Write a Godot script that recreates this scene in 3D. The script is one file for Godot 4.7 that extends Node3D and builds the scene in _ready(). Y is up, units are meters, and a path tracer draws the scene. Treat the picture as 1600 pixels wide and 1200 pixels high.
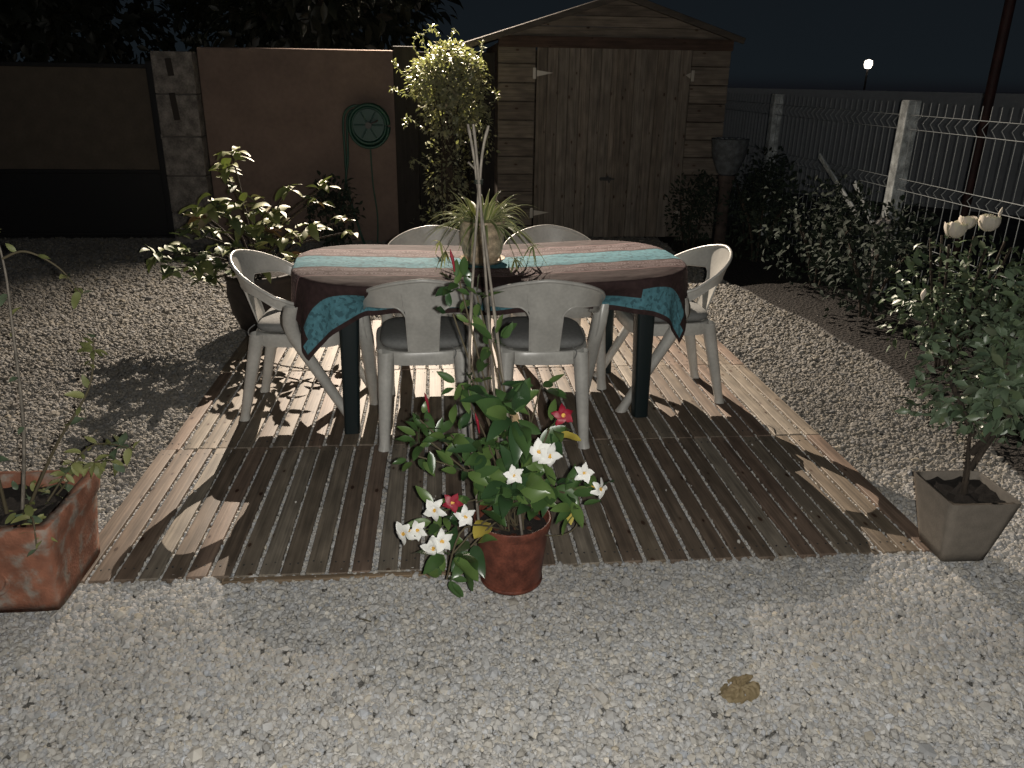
extends Node3D
# A garden table on a slatted deck at night, lit by a hooded lamp behind and a small flash beside the lens.
# World: x right along the deck, z towards the camera along the slats, y = 0 on top of the deck. Units are metres.

const GROUND := -0.028
var rng := RandomNumberGenerator.new()
var used := {}
var T := {}      # textures
var M := {}      # materials


# ---------------------------------------------------------------- mesh builder
class MB:
	var v := PackedVector3Array()
	var n := PackedVector3Array()
	var c := PackedColorArray()
	var u := PackedVector2Array()
	var ix := PackedInt32Array()
	var col := Color.WHITE
	var has_uv := false

	func vert(p: Vector3, uv := Vector2.ZERO) -> int:
		v.append(p)
		n.append(Vector3.ZERO)
		c.append(col)
		u.append(uv)
		return v.size() - 1

	# corners counter-clockwise seen from outside
	func tri(a: int, b: int, d: int) -> void:
		var f := (v[b] - v[a]).cross(v[d] - v[a])
		n[a] += f
		n[b] += f
		n[d] += f
		ix.append(a)
		ix.append(d)
		ix.append(b)

	func face(a: int, b: int, d: int, e: int) -> void:
		tri(a, b, d)
		tri(a, d, e)

	func quad(a: Vector3, b: Vector3, d: Vector3, e: Vector3) -> void:
		face(vert(a, Vector2(0, 0)), vert(b, Vector2(1, 0)), vert(d, Vector2(1, 1)), vert(e, Vector2(0, 1)))

	func grid(rows: Array, close_rows := false, close_cols := false, flip := false, uvs: Array = []) -> void:
		var ids := []
		for r in rows.size():
			var line := PackedInt32Array()
			for k in rows[r].size():
				line.append(vert(rows[r][k], uvs[r][k] if uvs.size() else Vector2(float(k) / maxf(1, rows[r].size() - 1), float(r) / maxf(1, rows.size() - 1))))
			ids.append(line)
		var nr := rows.size()
		var nc: int = rows[0].size()
		for r in (nr if close_rows else nr - 1):
			var a: PackedInt32Array = ids[r]
			var b: PackedInt32Array = ids[(r + 1) % nr]
			for k in (nc if close_cols else nc - 1):
				var k2 := (k + 1) % nc
				if flip:
					face(a[k], b[k], b[k2], a[k2])
				else:
					face(a[k], a[k2], b[k2], b[k])

	func cap(ring: Array, flip := false) -> void:
		var mid := Vector3.ZERO
		for p in ring:
			mid += p
		var m := vert(mid / ring.size())
		var ids := []
		for p in ring:
			ids.append(vert(p))
		for k in ids.size():
			var k2 := (k + 1) % ids.size()
			if flip:
				tri(m, ids[k2], ids[k])
			else:
				tri(m, ids[k], ids[k2])

	# a tube along a path; radius may be a number or an array
	func tube(path: Array, radius, sides := 6, caps := true) -> void:
		var rings := []
		var t0: Vector3 = (path[1] - path[0]).normalized()
		var x := t0.cross(Vector3.UP if absf(t0.y) < 0.9 else Vector3.RIGHT).normalized()
		for k in path.size():
			var t: Vector3 = (path[mini(k + 1, path.size() - 1)] - path[maxi(k - 1, 0)]).normalized()
			x = (x - t * x.dot(t)).normalized()
			var y := t.cross(x)
			var r: float = radius[k] if radius is Array else radius
			var ring := []
			for s in sides:
				var a := TAU * s / sides
				ring.append(path[k] + (x * cos(a) + y * sin(a)) * r)
			rings.append(ring)
		grid(rings, false, true)
		if caps:
			cap(rings[0], true)
			cap(rings[-1])

	func lathe(profile: Array, segs := 32, at := Vector3.ZERO) -> void:
		var rows := []
		for p in profile:
			var ring := []
			for s in segs:
				var a := -TAU * s / segs
				ring.append(at + Vector3(cos(a) * p.x, p.y, sin(a) * p.x))
			rows.append(ring)
		grid(rows, false, true)

	func cbox(size: Vector3, ch := 0.003, xf := Transform3D.IDENTITY) -> void:
		var h := size * 0.5
		var id := {}
		for sx in [-1, 1]:
			for sy in [-1, 1]:
				for sz in [-1, 1]:
					var s := Vector3(sx, sy, sz)
					for ax in 3:
						var p := Vector3(h.x - ch, h.y - ch, h.z - ch) * s
						p[ax] = h[ax] * s[ax]
						id[[sx, sy, sz, ax]] = vert(xf * p)
		for ax in 3:
			var b := (ax + 1) % 3
			var d := (ax + 2) % 3
			for s in [-1, 1]:
				var q := []
				for w in [[-1, -1], [1, -1], [1, 1], [-1, 1]]:
					var k := [0, 0, 0, ax]
					k[ax] = s
					k[b] = w[0]
					k[d] = w[1]
					q.append(id[k])
				if s > 0:
					face(q[0], q[1], q[2], q[3])
				else:
					face(q[3], q[2], q[1], q[0])
			for s in [-1, 1]:
				for t in [-1, 1]:   # the edge along ax, between faces b (sign s) and d (sign t)
					var k0 := [0, 0, 0, b]
					k0[b] = s
					k0[d] = t
					var k1 := k0.duplicate()
					var k2 := k0.duplicate()
					var k3 := k0.duplicate()
					k0[ax] = -1
					k1[ax] = 1
					k2[ax] = 1
					k2[3] = d
					k3[ax] = -1
					k3[3] = d
					var q := [id[k0], id[k1], id[k2], id[k3]]
					if s * t > 0:
						face(q[3], q[2], q[1], q[0])
					else:
						face(q[0], q[1], q[2], q[3])
		for sx in [-1, 1]:
			for sy in [-1, 1]:
				for sz in [-1, 1]:
					var q := [id[[sx, sy, sz, 0]], id[[sx, sy, sz, 1]], id[[sx, sy, sz, 2]]]
					if sx * sy * sz > 0:
						tri(q[0], q[1], q[2])
					else:
						tri(q[2], q[1], q[0])

	# a leaf blade from the origin along +z of xf, its upper face to +y
	func blade(xf: Transform3D, length: float, width: float, curl := 0.2, fold := 0.25, steps := 5, shape := 0.8, wave := 0.0) -> void:
		var rows := []
		for k in steps + 1:
			var t := float(k) / steps
			var w := width * 0.5 * pow(sin(PI * pow(t, shape)), 0.75) if k > 0 and k < steps else 0.0
			w = maxf(w, width * 0.02)
			var y := -curl * length * t * t
			var z := length * (t - 0.25 * curl * t * t)
			var wv := wave * width * sin(t * 9.0)
			rows.append([xf * Vector3(-w, y + fold * w + wv, z), xf * Vector3(0, y, z), xf * Vector3(w, y + fold * w - wv, z)])
		grid(rows)

	func mesh(material: Material) -> ArrayMesh:
		for k in n.size():
			n[k] = n[k].normalized() if n[k].length_squared() > 1e-20 else Vector3.UP
		var a := []
		a.resize(Mesh.ARRAY_MAX)
		a[Mesh.ARRAY_VERTEX] = v
		a[Mesh.ARRAY_NORMAL] = n
		a[Mesh.ARRAY_COLOR] = c
		a[Mesh.ARRAY_TEX_UV] = u
		a[Mesh.ARRAY_INDEX] = ix
		var m := ArrayMesh.new()
		m.add_surface_from_arrays(Mesh.PRIMITIVE_TRIANGLES, a)
		m.surface_set_material(0, material)
		return m


# ---------------------------------------------------------------- naming
func put(parent: Node, o: Node, called: String) -> void:
	var key := str(parent.get_instance_id()) + "/" + called
	var k: int = used.get(key, 0)
	used[key] = k + 1
	o.name = called if k == 0 else "%s_%03d" % [called, k]
	parent.add_child(o)


func part(parent: Node, called: String, b: MB, material: Material, stuff := false) -> MeshInstance3D:
	var o := MeshInstance3D.new()
	o.mesh = b.mesh(material)
	put(parent, o, called)
	if stuff:
		o.set_meta("kind", "stuff")
	return o


func share(parent: Node, called: String, mesh: Mesh, xf: Transform3D, material: Material = null) -> MeshInstance3D:
	var o := MeshInstance3D.new()
	o.mesh = mesh
	o.transform = xf
	if material:
		o.material_override = material
	put(parent, o, called)
	return o


func tag(o: Node, label: String, category: String, group := "") -> void:
	o.set_meta("label", label)
	o.set_meta("category", category)
	if group:
		o.set_meta("group", group)


func thing(called: String, label: String, category: String, at := Vector3.ZERO, turn := 0.0, group := "") -> Node3D:
	var o := Node3D.new()
	o.position = at
	o.rotation.y = turn
	put(self, o, called)
	tag(o, label, category, group)
	return o


func structure(called: String, b: MB, material: Material) -> MeshInstance3D:
	var o := part(self, called, b, material)
	o.set_meta("kind", "structure")
	return o


func look(pos: Vector3, dir: Vector3, up := Vector3.UP, size := 1.0) -> Transform3D:
	var z := dir.normalized()
	if absf(z.dot(up.normalized())) > 0.98:
		up = Vector3(0.3, 0.2, 0.9)
	var x := up.cross(z).normalized()
	return Transform3D(Basis(x, z.cross(x), z).scaled(Vector3.ONE * size), pos)


func rv(s: float) -> Vector3:
	return Vector3(rng.randf_range(-s, s), rng.randf_range(-s, s), rng.randf_range(-s, s))


func arc(points: Array, steps := 6) -> Array:   # a smooth path through the points
	var out := []
	for k in points.size() - 1:
		var p0: Vector3 = points[maxi(k - 1, 0)]
		var p1: Vector3 = points[k]
		var p2: Vector3 = points[k + 1]
		var p3: Vector3 = points[mini(k + 2, points.size() - 1)]
		for s in steps:
			out.append(p1.cubic_interpolate(p2, p0, p3, float(s) / steps))
	out.append(points[-1])
	return out


# ---------------------------------------------------------------- textures and materials
func noise(seed_: int, freq: float, octaves := 4, kind := FastNoiseLite.TYPE_SIMPLEX_SMOOTH) -> FastNoiseLite:
	var f := FastNoiseLite.new()
	f.seed = seed_
	f.noise_type = kind
	f.frequency = freq
	f.fractal_octaves = octaves
	return f


func grey(seed_: int, freq: float, w: int, h: int, octaves := 4) -> Image:
	var im := noise(seed_, freq, octaves).get_seamless_image(w, h)
	im.convert(Image.FORMAT_L8)
	return im


func make_textures() -> void:
	# wood grain that runs along v
	var fine := grey(11, 0.09, 512, 24, 3)
	fine.resize(512, 512, Image.INTERPOLATE_CUBIC)
	var broad := grey(12, 0.02, 512, 96, 3)
	broad.resize(512, 512, Image.INTERPOLATE_CUBIC)
	var blot := grey(13, 0.012, 512, 512, 4)
	var im := Image.create(512, 512, false, Image.FORMAT_RGB8)
	var high := Image.create(512, 512, false, Image.FORMAT_L8)
	var knots := []
	rng.seed = 5
	for k in 16:
		knots.append([rng.randf_range(10, 500), rng.randf_range(20, 490), rng.randf_range(4.5, 9), rng.randf_range(0.5, 1.0)])
	for y in 512:
		for x in 512:
			var g := 0.82 + 0.20 * (fine.get_pixel(x, y).r - 0.5) + 0.20 * (broad.get_pixel(x, y).r - 0.5) + 0.26 * (blot.get_pixel(x, y).r - 0.5)
			im.set_pixel(x, y, Color(g, g * 0.985, g * 0.965))
			high.set_pixel(x, y, Color(g, g, g))
	for k in knots:
		for y in range(-26, 27):
			for x in range(-22, 23):
				var px := posmod(int(k[0]) + x, 512)
				var py := posmod(int(k[1]) + y, 512)
				var d: float = sqrt(x * x + (y * 1.7) * (y * 1.7)) / k[2]
				var s: float = k[3] * (0.85 * smoothstep(1.15, 0.7, d) + 0.22 * smoothstep(2.6, 1.2, d) * (0.5 + 0.5 * sin(d * 9.0)))
				var was := im.get_pixel(px, py)
				im.set_pixel(px, py, was.lerp(Color(0.34, 0.22, 0.15), clampf(s, 0, 1)))
	T.wood = ImageTexture.create_from_image(im)
	var across := im.duplicate()
	across.rotate_90(CLOCKWISE)
	T.wood_across = ImageTexture.create_from_image(across)
	T.wood_high = ImageTexture.create_from_image(high)
	# mottled tones
	var a := grey(21, 0.010, 512, 512, 5)
	var b := grey(22, 0.06, 512, 512, 3)
	var mot := Image.create(512, 512, false, Image.FORMAT_RGB8)
	for y in 512:
		for x in 512:
			var g := 0.80 + 0.42 * (a.get_pixel(x, y).r - 0.5) + 0.2 * (b.get_pixel(x, y).r - 0.5)
			mot.set_pixel(x, y, Color(g, g, g))
	T.mottle = ImageTexture.create_from_image(mot)
	var soft := Image.create(256, 256, false, Image.FORMAT_RGB8)
	for y in 256:
		for x in 256:
			var g := 0.90 + 0.11 * (a.get_pixel(x * 2, y * 2).r - 0.5) + 0.07 * (b.get_pixel(x * 2, y * 2).r - 0.5)
			soft.set_pixel(x, y, Color(g, g, g))
	T.smooth = ImageTexture.create_from_image(soft)
	T.grit = ImageTexture.create_from_image(grey(23, 0.12, 256, 256, 3))
	T.lump = ImageTexture.create_from_image(grey(24, 0.03, 256, 256, 4))
	# terracotta: lime bloom over orange clay
	var bloom := grey(31, 0.008, 512, 512, 5)
	var tc := Image.create(512, 512, false, Image.FORMAT_RGB8)
	for y in 512:
		for x in 512:
			var s := smoothstep(0.38, 0.92, bloom.get_pixel(x, y).r + 0.16 * (b.get_pixel(x, y).r - 0.5))
			var g := 0.92 + 0.3 * (a.get_pixel(y, x).r - 0.5)
			tc.set_pixel(x, y, Color(0.63, 0.42, 0.33).lerp(Color(0.64, 0.60, 0.56), s) * g)
	T.clay = ImageTexture.create_from_image(tc)
	T.cloth = ImageTexture.create_from_image(cloth_print())
	T.weave = ImageTexture.create_from_image(grey(41, 0.25, 256, 256, 2))


const CLOTH_A := 1.085
const CLOTH_B := 0.62


func cloth_print() -> Image:
	var w := 1280
	var h := 720
	var im := Image.create(w, h, false, Image.FORMAT_RGB8)
	var spots := noise(51, 0.05, 3)
	var cells := noise(52, 0.035, 2)
	var brown := Color(0.24, 0.187, 0.186)
	var teal := Color(0.33, 0.51, 0.555)
	for y in h:
		var q := (float(y) / (h - 1) * 2 - 1) * CLOTH_B
		var av := absf(q)
		for x in w:
			var p := (float(x) / (w - 1) * 2 - 1) * CLOTH_A
			var au := absf(p)
			var n1 := spots.get_noise_2d(x, y)
			var n2 := cells.get_noise_2d(x * 1.3, y * 1.3)
			var k := brown * (1.0 + 0.14 * n1 + 0.1 * n2)
			if av < 0.112:
				k = teal * (1.02 + 0.10 * n1) if n2 < 0.22 else teal * 0.86
			elif av < 0.125:
				k = brown * 0.8
			elif av < 0.275:
				# rows of scalloped medallions between two lines
				k = Color(0.315, 0.252, 0.254) * (1.0 + 0.1 * n1)
				var row := 0 if av < 0.2 else 1
				var cx := fposmod(p + 0.045 * row + 0.008 * n2, 0.09) - 0.045
				var cy := av - (0.165 if row == 0 else 0.238)
				var d := Vector2(cx / 0.040, cy / 0.030).length() + 0.07 * sin(atan2(cy, cx) * 9.0)
				if absf(d - 0.92) < 0.10 or absf(d - 0.52) < 0.09 or d < 0.16:
					k = Color(0.46, 0.41, 0.415)
			elif av < 0.285:
				k = Color(0.52, 0.42, 0.42)
			var edge := minf(CLOTH_A - au, CLOTH_B - av)
			if edge > 0.022 and (av > 0.545 or (au > 0.62 and av > 0.485 - 0.03 * sin(au * 9.0) and au < CLOTH_A - 0.07)):
				k = teal * (1.04 + 0.16 * n1) if n2 < 0.25 else teal * 0.82
			im.set_pixel(x, y, k)
	return im


func mat(called: String, linear: Color, rough := 0.8, tex: Texture2D = null, scale := Vector3.ONE, world := false, bump: Texture2D = null, bump_cm := 0.0) -> StandardMaterial3D:
	var m := StandardMaterial3D.new()
	m.resource_name = called
	m.albedo_color = linear.linear_to_srgb()
	m.roughness = rough
	if tex or bump:
		m.uv1_triplanar = true
		m.uv1_world_triplanar = world
		m.uv1_scale = scale
		m.uv1_triplanar_sharpness = 6.0
	if tex:
		m.albedo_texture = tex
	if bump:
		m.heightmap_enabled = true
		m.heightmap_texture = bump
		m.heightmap_scale = bump_cm
	return m


func leafy(called: String, linear: Color, rough := 0.42, through := 0.35) -> StandardMaterial3D:
	var m := mat(called, linear, rough)
	m.backlight_enabled = true
	m.backlight = Color(0.8 * through, through, 0.35 * through)
	m.vertex_color_use_as_albedo = true
	m.cull_mode = BaseMaterial3D.CULL_DISABLED
	return m


func make_materials() -> void:
	M.deck = []
	for t in [Color(0.285, 0.218, 0.155), Color(0.33, 0.262, 0.195), Color(0.25, 0.178, 0.128), Color(0.30, 0.205, 0.15), Color(0.37, 0.305, 0.235), Color(0.265, 0.205, 0.15), Color(0.235, 0.172, 0.125)]:
		var m := mat("deck wood", Color(t.r * 0.84, t.g * 0.91, t.b * 0.98), 0.62, T.wood, Vector3(2.2, 2.2, 0.62), true, T.wood_high, 0.10)
		m.metallic_specular = 0.5
		M.deck.append(m)
	M.batten = mat("batten wood", Color(0.28, 0.21, 0.14), 0.7, T.wood_across, Vector3(0.6, 2.2, 2.2), true)
	M.gravel_bed = mat("gravel bed", Color(0.30, 0.29, 0.268), 0.95, T.mottle, Vector3(9, 9, 9), true, T.grit, 1.2)
	M.pebble = mat("pebble", Color(1, 1, 1), 0.8)
	M.pebble.vertex_color_use_as_albedo = true
	M.field = mat("field", Color(0.10, 0.098, 0.09), 0.95, T.mottle, Vector3(0.4, 0.4, 0.4), true, T.lump, 3.0)
	M.soil = mat("soil", Color(0.030, 0.025, 0.021), 0.95, T.mottle, Vector3(4, 4, 4), true, T.lump, 4.0)
	M.pot_soil = mat("potting soil", Color(0.035, 0.026, 0.02), 0.95, T.mottle, Vector3(10, 10, 10), true, T.grit, 1.5)
	M.plastic = mat("white garden plastic", Color(0.61, 0.60, 0.56), 0.31, T.smooth, Vector3(1.6, 1.6, 1.6), false, T.grit, 0.012)
	M.table = mat("dark green plastic", Color(0.006, 0.014, 0.016), 0.45)
	M.cushion = mat("grey cushion cloth", Color(0.25, 0.255, 0.25), 0.9, T.smooth, Vector3(8, 8, 8), false, T.weave, 0.06)
	M.cloth = StandardMaterial3D.new()
	M.cloth.resource_name = "printed tablecloth"
	M.cloth.albedo_texture = T.cloth
	M.cloth.roughness = 0.85
	M.cloth.metallic_specular = 0.3
	M.cloth.heightmap_enabled = true
	M.cloth.heightmap_texture = T.lump
	M.cloth.heightmap_scale = 0.6
	M.cloth.cull_mode = BaseMaterial3D.CULL_DISABLED
	M.clay = mat("terracotta", Color(0.85, 0.85, 0.85), 0.85, T.clay, Vector3(2.6, 2.6, 2.6), true, T.grit, 0.12)
	M.brown_pot = mat("brown plastic pot", Color(0.20, 0.062, 0.038), 0.5, T.mottle, Vector3(3, 3, 3), false)
	M.taupe = mat("taupe planter", Color(0.25, 0.22, 0.185), 0.75, T.smooth, Vector3(4, 4, 4), true, T.grit, 0.06)
	M.dark_pot = mat("dark pot", Color(0.028, 0.02, 0.017), 0.7, T.mottle, Vector3(3, 3, 3), false)
	M.cream_pot = mat("cream pot", Color(0.78, 0.62, 0.43), 0.7, T.mottle, Vector3(5, 5, 5), false, T.grit, 0.06)
	M.cane = mat("cane", Color(0.30, 0.265, 0.22), 0.7, T.mottle, Vector3(14, 3, 14), false)
	M.tie = mat("green wire tie", Color(0.03, 0.038, 0.03), 0.5)
	M.stem = mat("stem", Color(0.085, 0.07, 0.04), 0.8)
	M.stem_green = mat("green stem", Color(0.10, 0.13, 0.05), 0.6)
	M.bark = mat("bark", Color(0.06, 0.045, 0.032), 0.9, T.mottle, Vector3(6, 2, 6), false, T.lump, 1.0)
	M.glossy = [leafy("glossy leaf", Color(0.048, 0.092, 0.030), 0.32, 0.22), leafy("glossy leaf light", Color(0.088, 0.142, 0.042), 0.34, 0.26), leafy("glossy leaf deep", Color(0.030, 0.064, 0.026), 0.28, 0.2), leafy("yellow leaf", Color(0.38, 0.30, 0.06), 0.45, 0.3)]
	M.bush = [leafy("bush leaf", Color(0.15, 0.165, 0.06), 0.55, 0.35), leafy("bush leaf light", Color(0.25, 0.26, 0.10), 0.55, 0.4), leafy("bush leaf deep", Color(0.085, 0.11, 0.05), 0.55, 0.3), leafy("bush leaf red", Color(0.20, 0.105, 0.05), 0.5, 0.3), leafy("bush leaf tan", Color(0.24, 0.20, 0.12), 0.5, 0.3)]
	M.vine = leafy("vine leaf", Color(0.29, 0.295, 0.19), 0.33, 0.75)
	M.vine.backlight = Color(0.62, 0.64, 0.44)
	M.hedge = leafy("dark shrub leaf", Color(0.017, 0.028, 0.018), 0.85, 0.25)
	M.rose_leaf = leafy("rose leaf", Color(0.10, 0.138, 0.086), 0.4, 0.25)
	M.tree_leaf = leafy("tree leaf", Color(0.030, 0.033, 0.022), 0.5, 0.3)
	M.spider = leafy("variegated leaf", Color(1, 1, 1), 0.5, 0.5)
	M.spider.backlight = Color(0.55, 0.56, 0.42)
	M.white_petal = leafy("white petal", Color(0.74, 0.74, 0.71), 0.55, 0.35)
	M.red_petal = leafy("red petal", Color(0.235, 0.010, 0.026), 0.5, 0.2)
	M.rose_petal = leafy("rose petal", Color(0.72, 0.66, 0.58), 0.6, 0.35)
	M.throat = mat("yellow throat", Color(0.62, 0.36, 0.06), 0.6)
	M.dead = leafy("dry leaf", Color(0.20, 0.155, 0.085), 0.7, 0.2)
	M.render = mat("ochre wall render", Color(0.215, 0.158, 0.132), 0.95, T.smooth, Vector3(0.55, 0.55, 0.55), true, T.grit, 0.3)
	M.block = mat("concrete block", Color(0.27, 0.25, 0.23), 0.95, T.mottle, Vector3(1.4, 1.4, 1.4), true, T.grit, 0.4)
	M.mortar = mat("mortar", Color(0.10, 0.095, 0.09), 0.95)
	M.gate_top = mat("gate panel", Color(0.11, 0.088, 0.066), 0.8, T.smooth, Vector3(1, 1, 1), true)
	M.black = mat("black metal", Color(0.008, 0.008, 0.009), 0.6)
	M.hole = mat("rusty slot", Color(0.03, 0.025, 0.022), 0.9)
	M.shed = []
	for t in [Color(0.25, 0.22, 0.19), Color(0.285, 0.25, 0.215), Color(0.225, 0.195, 0.165), Color(0.265, 0.238, 0.208)]:
		M.shed.append(mat("shed board", t, 0.85, T.wood, Vector3(1.9, 0.55, 1.9), true, T.wood_high, 0.2))
	M.siding = []
	for t in [Color(0.23, 0.20, 0.17), Color(0.26, 0.225, 0.19), Color(0.20, 0.17, 0.145)]:
		M.siding.append(mat("shed siding", t, 0.85, T.wood_across, Vector3(0.55, 1.9, 0.55), true, T.wood_high, 0.2))
	M.header = mat("shed header", Color(0.10, 0.062, 0.048), 0.85, T.wood_across, Vector3(0.55, 2.2, 0.55), true)
	M.roofing = mat("roofing felt", Color(0.06, 0.05, 0.045), 0.95, T.mottle, Vector3(2, 2, 2), true)
	M.barge = mat("barge board", Color(0.10, 0.085, 0.07), 0.7, T.wood_across, Vector3(0.6, 2, 2), true)
	M.steel = mat("galvanised steel", Color(0.42, 0.39, 0.34), 0.5)
	M.steel.metallic = 0.4
	M.dark_steel = mat("dark steel", Color(0.04, 0.04, 0.04), 0.5)
	M.hose = mat("green hose", Color(0.010, 0.055, 0.038), 0.5)
	M.reel = mat("green reel", Color(0.008, 0.05, 0.042), 0.5)
	M.post_wood = mat("dark post", Color(0.022, 0.019, 0.018), 0.9, T.wood, Vector3(2, 0.6, 2), true)
	M.fence = mat("white fence", Color(0.74, 0.79, 0.79), 0.5, T.mottle, Vector3(2, 2, 2), false)
	M.wire = mat("fence wire", Color(0.25, 0.275, 0.285), 0.5)
	M.stone = mat("pale stone", Color(0.42, 0.40, 0.38), 0.9, T.mottle, Vector3(3, 3, 3), false, T.lump, 1.5)
	M.red_paint = mat("red paint", Color(0.06, 0.017, 0.014), 0.7, T.mottle, Vector3(2, 2, 2), true)
	M.edging = mat("bed edging", Color(0.03, 0.028, 0.026), 0.8)
	M.lamp_glass = StandardMaterial3D.new()
	M.lamp_glass.resource_name = "lamp glass"
	M.lamp_glass.emission_enabled = true
	M.lamp_glass.emission = Color(1.0, 0.95, 0.86)
	M.lamp_glass.emission_energy_multiplier = 6.0


# ---------------------------------------------------------------- ground
func bed_edge(z: float) -> float:
	return 2.46 + 0.17 * sin((-z - 2.6) * 0.95) + 0.02 * sin(z * 7.0)


func make_ground() -> void:
	var b := MB.new()
	b.quad(Vector3(-160, GROUND - 0.03, 60), Vector3(160, GROUND - 0.03, 60), Vector3(160, GROUND - 0.03, -220), Vector3(-160, GROUND - 0.03, -220))
	structure("ground", b, M.field)
	b = MB.new()
	var bump := noise(61, 2.2, 3)
	var rows := []
	for k in 71:
		var z := 0.6 - 0.128 * k
		var line := []
		for j in 61:
			var t := j / 60.0
			var x := lerpf(-7.0, bed_edge(z) + 0.02, t)
			line.append(Vector3(x, GROUND + 0.004 * bump.get_noise_2d(x, z), z))
		rows.append(line)
	b.grid(rows)
	structure("gravel_yard", b, M.gravel_bed)
	b = MB.new()
	rows = []
	for k in 61:
		var z := 0.6 - 0.16 * k
		var line := []
		for j in 13:
			var x := lerpf(bed_edge(z) - 0.02, 3.75, j / 12.0)
			var rise := 0.05 * sin(PI * clampf(j / 9.0, 0, 1))
			line.append(Vector3(x, GROUND - 0.006 + rise + 0.02 * bump.get_noise_2d(x * 3, z * 3) * minf(1, j / 2.0), z))
		rows.append(line)
	b.grid(rows)
	structure("soil_bed", b, M.soil)
	b = MB.new()
	var path := []
	for k in 50:
		var z := -1.6 - 0.13 * k
		path.append(Vector3(bed_edge(z), GROUND + 0.002, z))
	b.tube(path, 0.014, 5)
	var e := part(self, "bed_edging", b, M.edging)
	tag(e, "thin dark edging strip between the gravel and the shrub bed", "garden edging")
	make_pebbles()


func make_pebbles() -> void:
	rng.seed = 71
	var places := [[], [], [], []]
	var tints := [[], [], [], []]
	var tone := noise(72, 0.8, 3)
	var z := 0.2 - 1.0
	while z > -8.3:
		var d := -z
		var per := 17500.0 if d < 2.7 else 11500.0 if d < 4.2 else 5200.0 if d < 6.0 else 2600.0
		var grow := 1.0 if d < 2.7 else 1.08 if d < 4.2 else 1.28 if d < 6.0 else 1.7
		var strip := 0.02
		var mid := d * 0.0934
		var half := d * 0.72 + 0.4
		var x0 := maxf(mid - half, -6.8)
		var x1 := minf(mid + half, bed_edge(z) - 0.005)
		var count := int((x1 - x0) * strip * per)
		for k in count:
			var x := rng.randf_range(x0, x1)
			var zz := z - rng.randf() * strip
			var deck := x > -1.22 and x < 1.76 and zz < -2.3 and zz > -5.25
			var s := grow * 0.0078 * exp(rng.randfn(0.0, 0.26))
			if rng.randf() < 0.02:
				s *= 1.5
			if deck:
				s = minf(s, 0.010)
			var y := GROUND + (rng.randf_range(0.004, 0.013) if deck else rng.randf_range(-0.004, 0.011))
			if not deck and zz > -2.34 and d < 2.6 and x > -1.2 and x < 1.8:
				y += 0.006 * smoothstep(-1.9, -2.3, zz)
			var basis := Basis.from_euler(Vector3(rng.randfn(0, 0.6), rng.randf() * TAU, rng.randfn(0, 0.6))).scaled_local(Vector3(s * rng.randf_range(0.8, 1.35), s * rng.randf_range(0.68, 1.0), s))
			var w := rng.randi() % 4
			places[w].append(Transform3D(basis, Vector3(x, y, zz)))
			var g := 0.375 * exp(rng.randfn(0, 0.125)) * (1.0 + 0.22 * tone.get_noise_2d(x, zz))
			# the older gravel round and behind the deck is darker and pinker than the fresh strip in front
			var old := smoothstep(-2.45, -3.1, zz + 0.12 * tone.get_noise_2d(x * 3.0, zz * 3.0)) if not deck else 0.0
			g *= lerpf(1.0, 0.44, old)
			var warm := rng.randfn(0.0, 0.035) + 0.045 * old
			if rng.randf() < 0.04:
				warm += 0.06
			if rng.randf() < 0.001:
				g *= 0.4
			g = minf(g, 0.78)
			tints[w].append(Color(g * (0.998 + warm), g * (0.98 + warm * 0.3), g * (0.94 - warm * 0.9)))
		z -= strip
	for k in 34:   # stray stones on the boards
		var p := Vector3(rng.randf_range(-1.2, 1.75), 0.003, -2.29 - absf(rng.randfn(0, 0.5)))
		if p.z < -5.2:
			continue
		var s := rng.randf_range(0.003, 0.007)
		places[k % 4].append(Transform3D(Basis.from_euler(rv(3.0)).scaled_local(Vector3(s, s * 0.8, s * 1.1)), p))
		tints[k % 4].append(Color(0.42, 0.41, 0.385) * rng.randf_range(0.8, 1.2))
	for w in 4:
		var ico := ico_mesh(w)
		var mm := MultiMesh.new()
		mm.transform_format = MultiMesh.TRANSFORM_3D
		mm.use_colors = true
		mm.mesh = ico
		mm.instance_count = places[w].size()
		for k in places[w].size():
			mm.set_instance_transform(k, places[w][k])
			mm.set_instance_color(k, tints[w][k])
		var o := MultiMeshInstance3D.new()
		o.multimesh = mm
		put(self, o, "gravel")
		o.set_meta("kind", "stuff")
		tag(o, "pale grey gravel covering the yard round the deck", "gravel", "gravel of the yard")


func ico_mesh(w: int) -> ArrayMesh:
	var g := (1.0 + sqrt(5.0)) / 2.0
	var p := [Vector3(-1, g, 0), Vector3(1, g, 0), Vector3(-1, -g, 0), Vector3(1, -g, 0), Vector3(0, -1, g), Vector3(0, 1, g), Vector3(0, -1, -g), Vector3(0, 1, -g), Vector3(g, 0, -1), Vector3(g, 0, 1), Vector3(-g, 0, -1), Vector3(-g, 0, 1)]
	var f := [[0, 11, 5], [0, 5, 1], [0, 1, 7], [0, 7, 10], [0, 10, 11], [1, 5, 9], [5, 11, 4], [11, 10, 2], [10, 7, 6], [7, 1, 8], [3, 9, 4], [3, 4, 2], [3, 2, 6], [3, 6, 8], [3, 8, 9], [4, 9, 5], [2, 4, 11], [6, 2, 10], [8, 6, 7], [9, 8, 1]]
	var r := RandomNumberGenerator.new()
	r.seed = 900 + w
	for k in 12:
		p[k] = p[k].normalized() * r.randf_range(0.72, 1.25)
	var b := MB.new()
	for t in f:
		b.tri(b.vert(p[t[0]]), b.vert(p[t[1]]), b.vert(p[t[2]]))
	return b.mesh(M.pebble)


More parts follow.
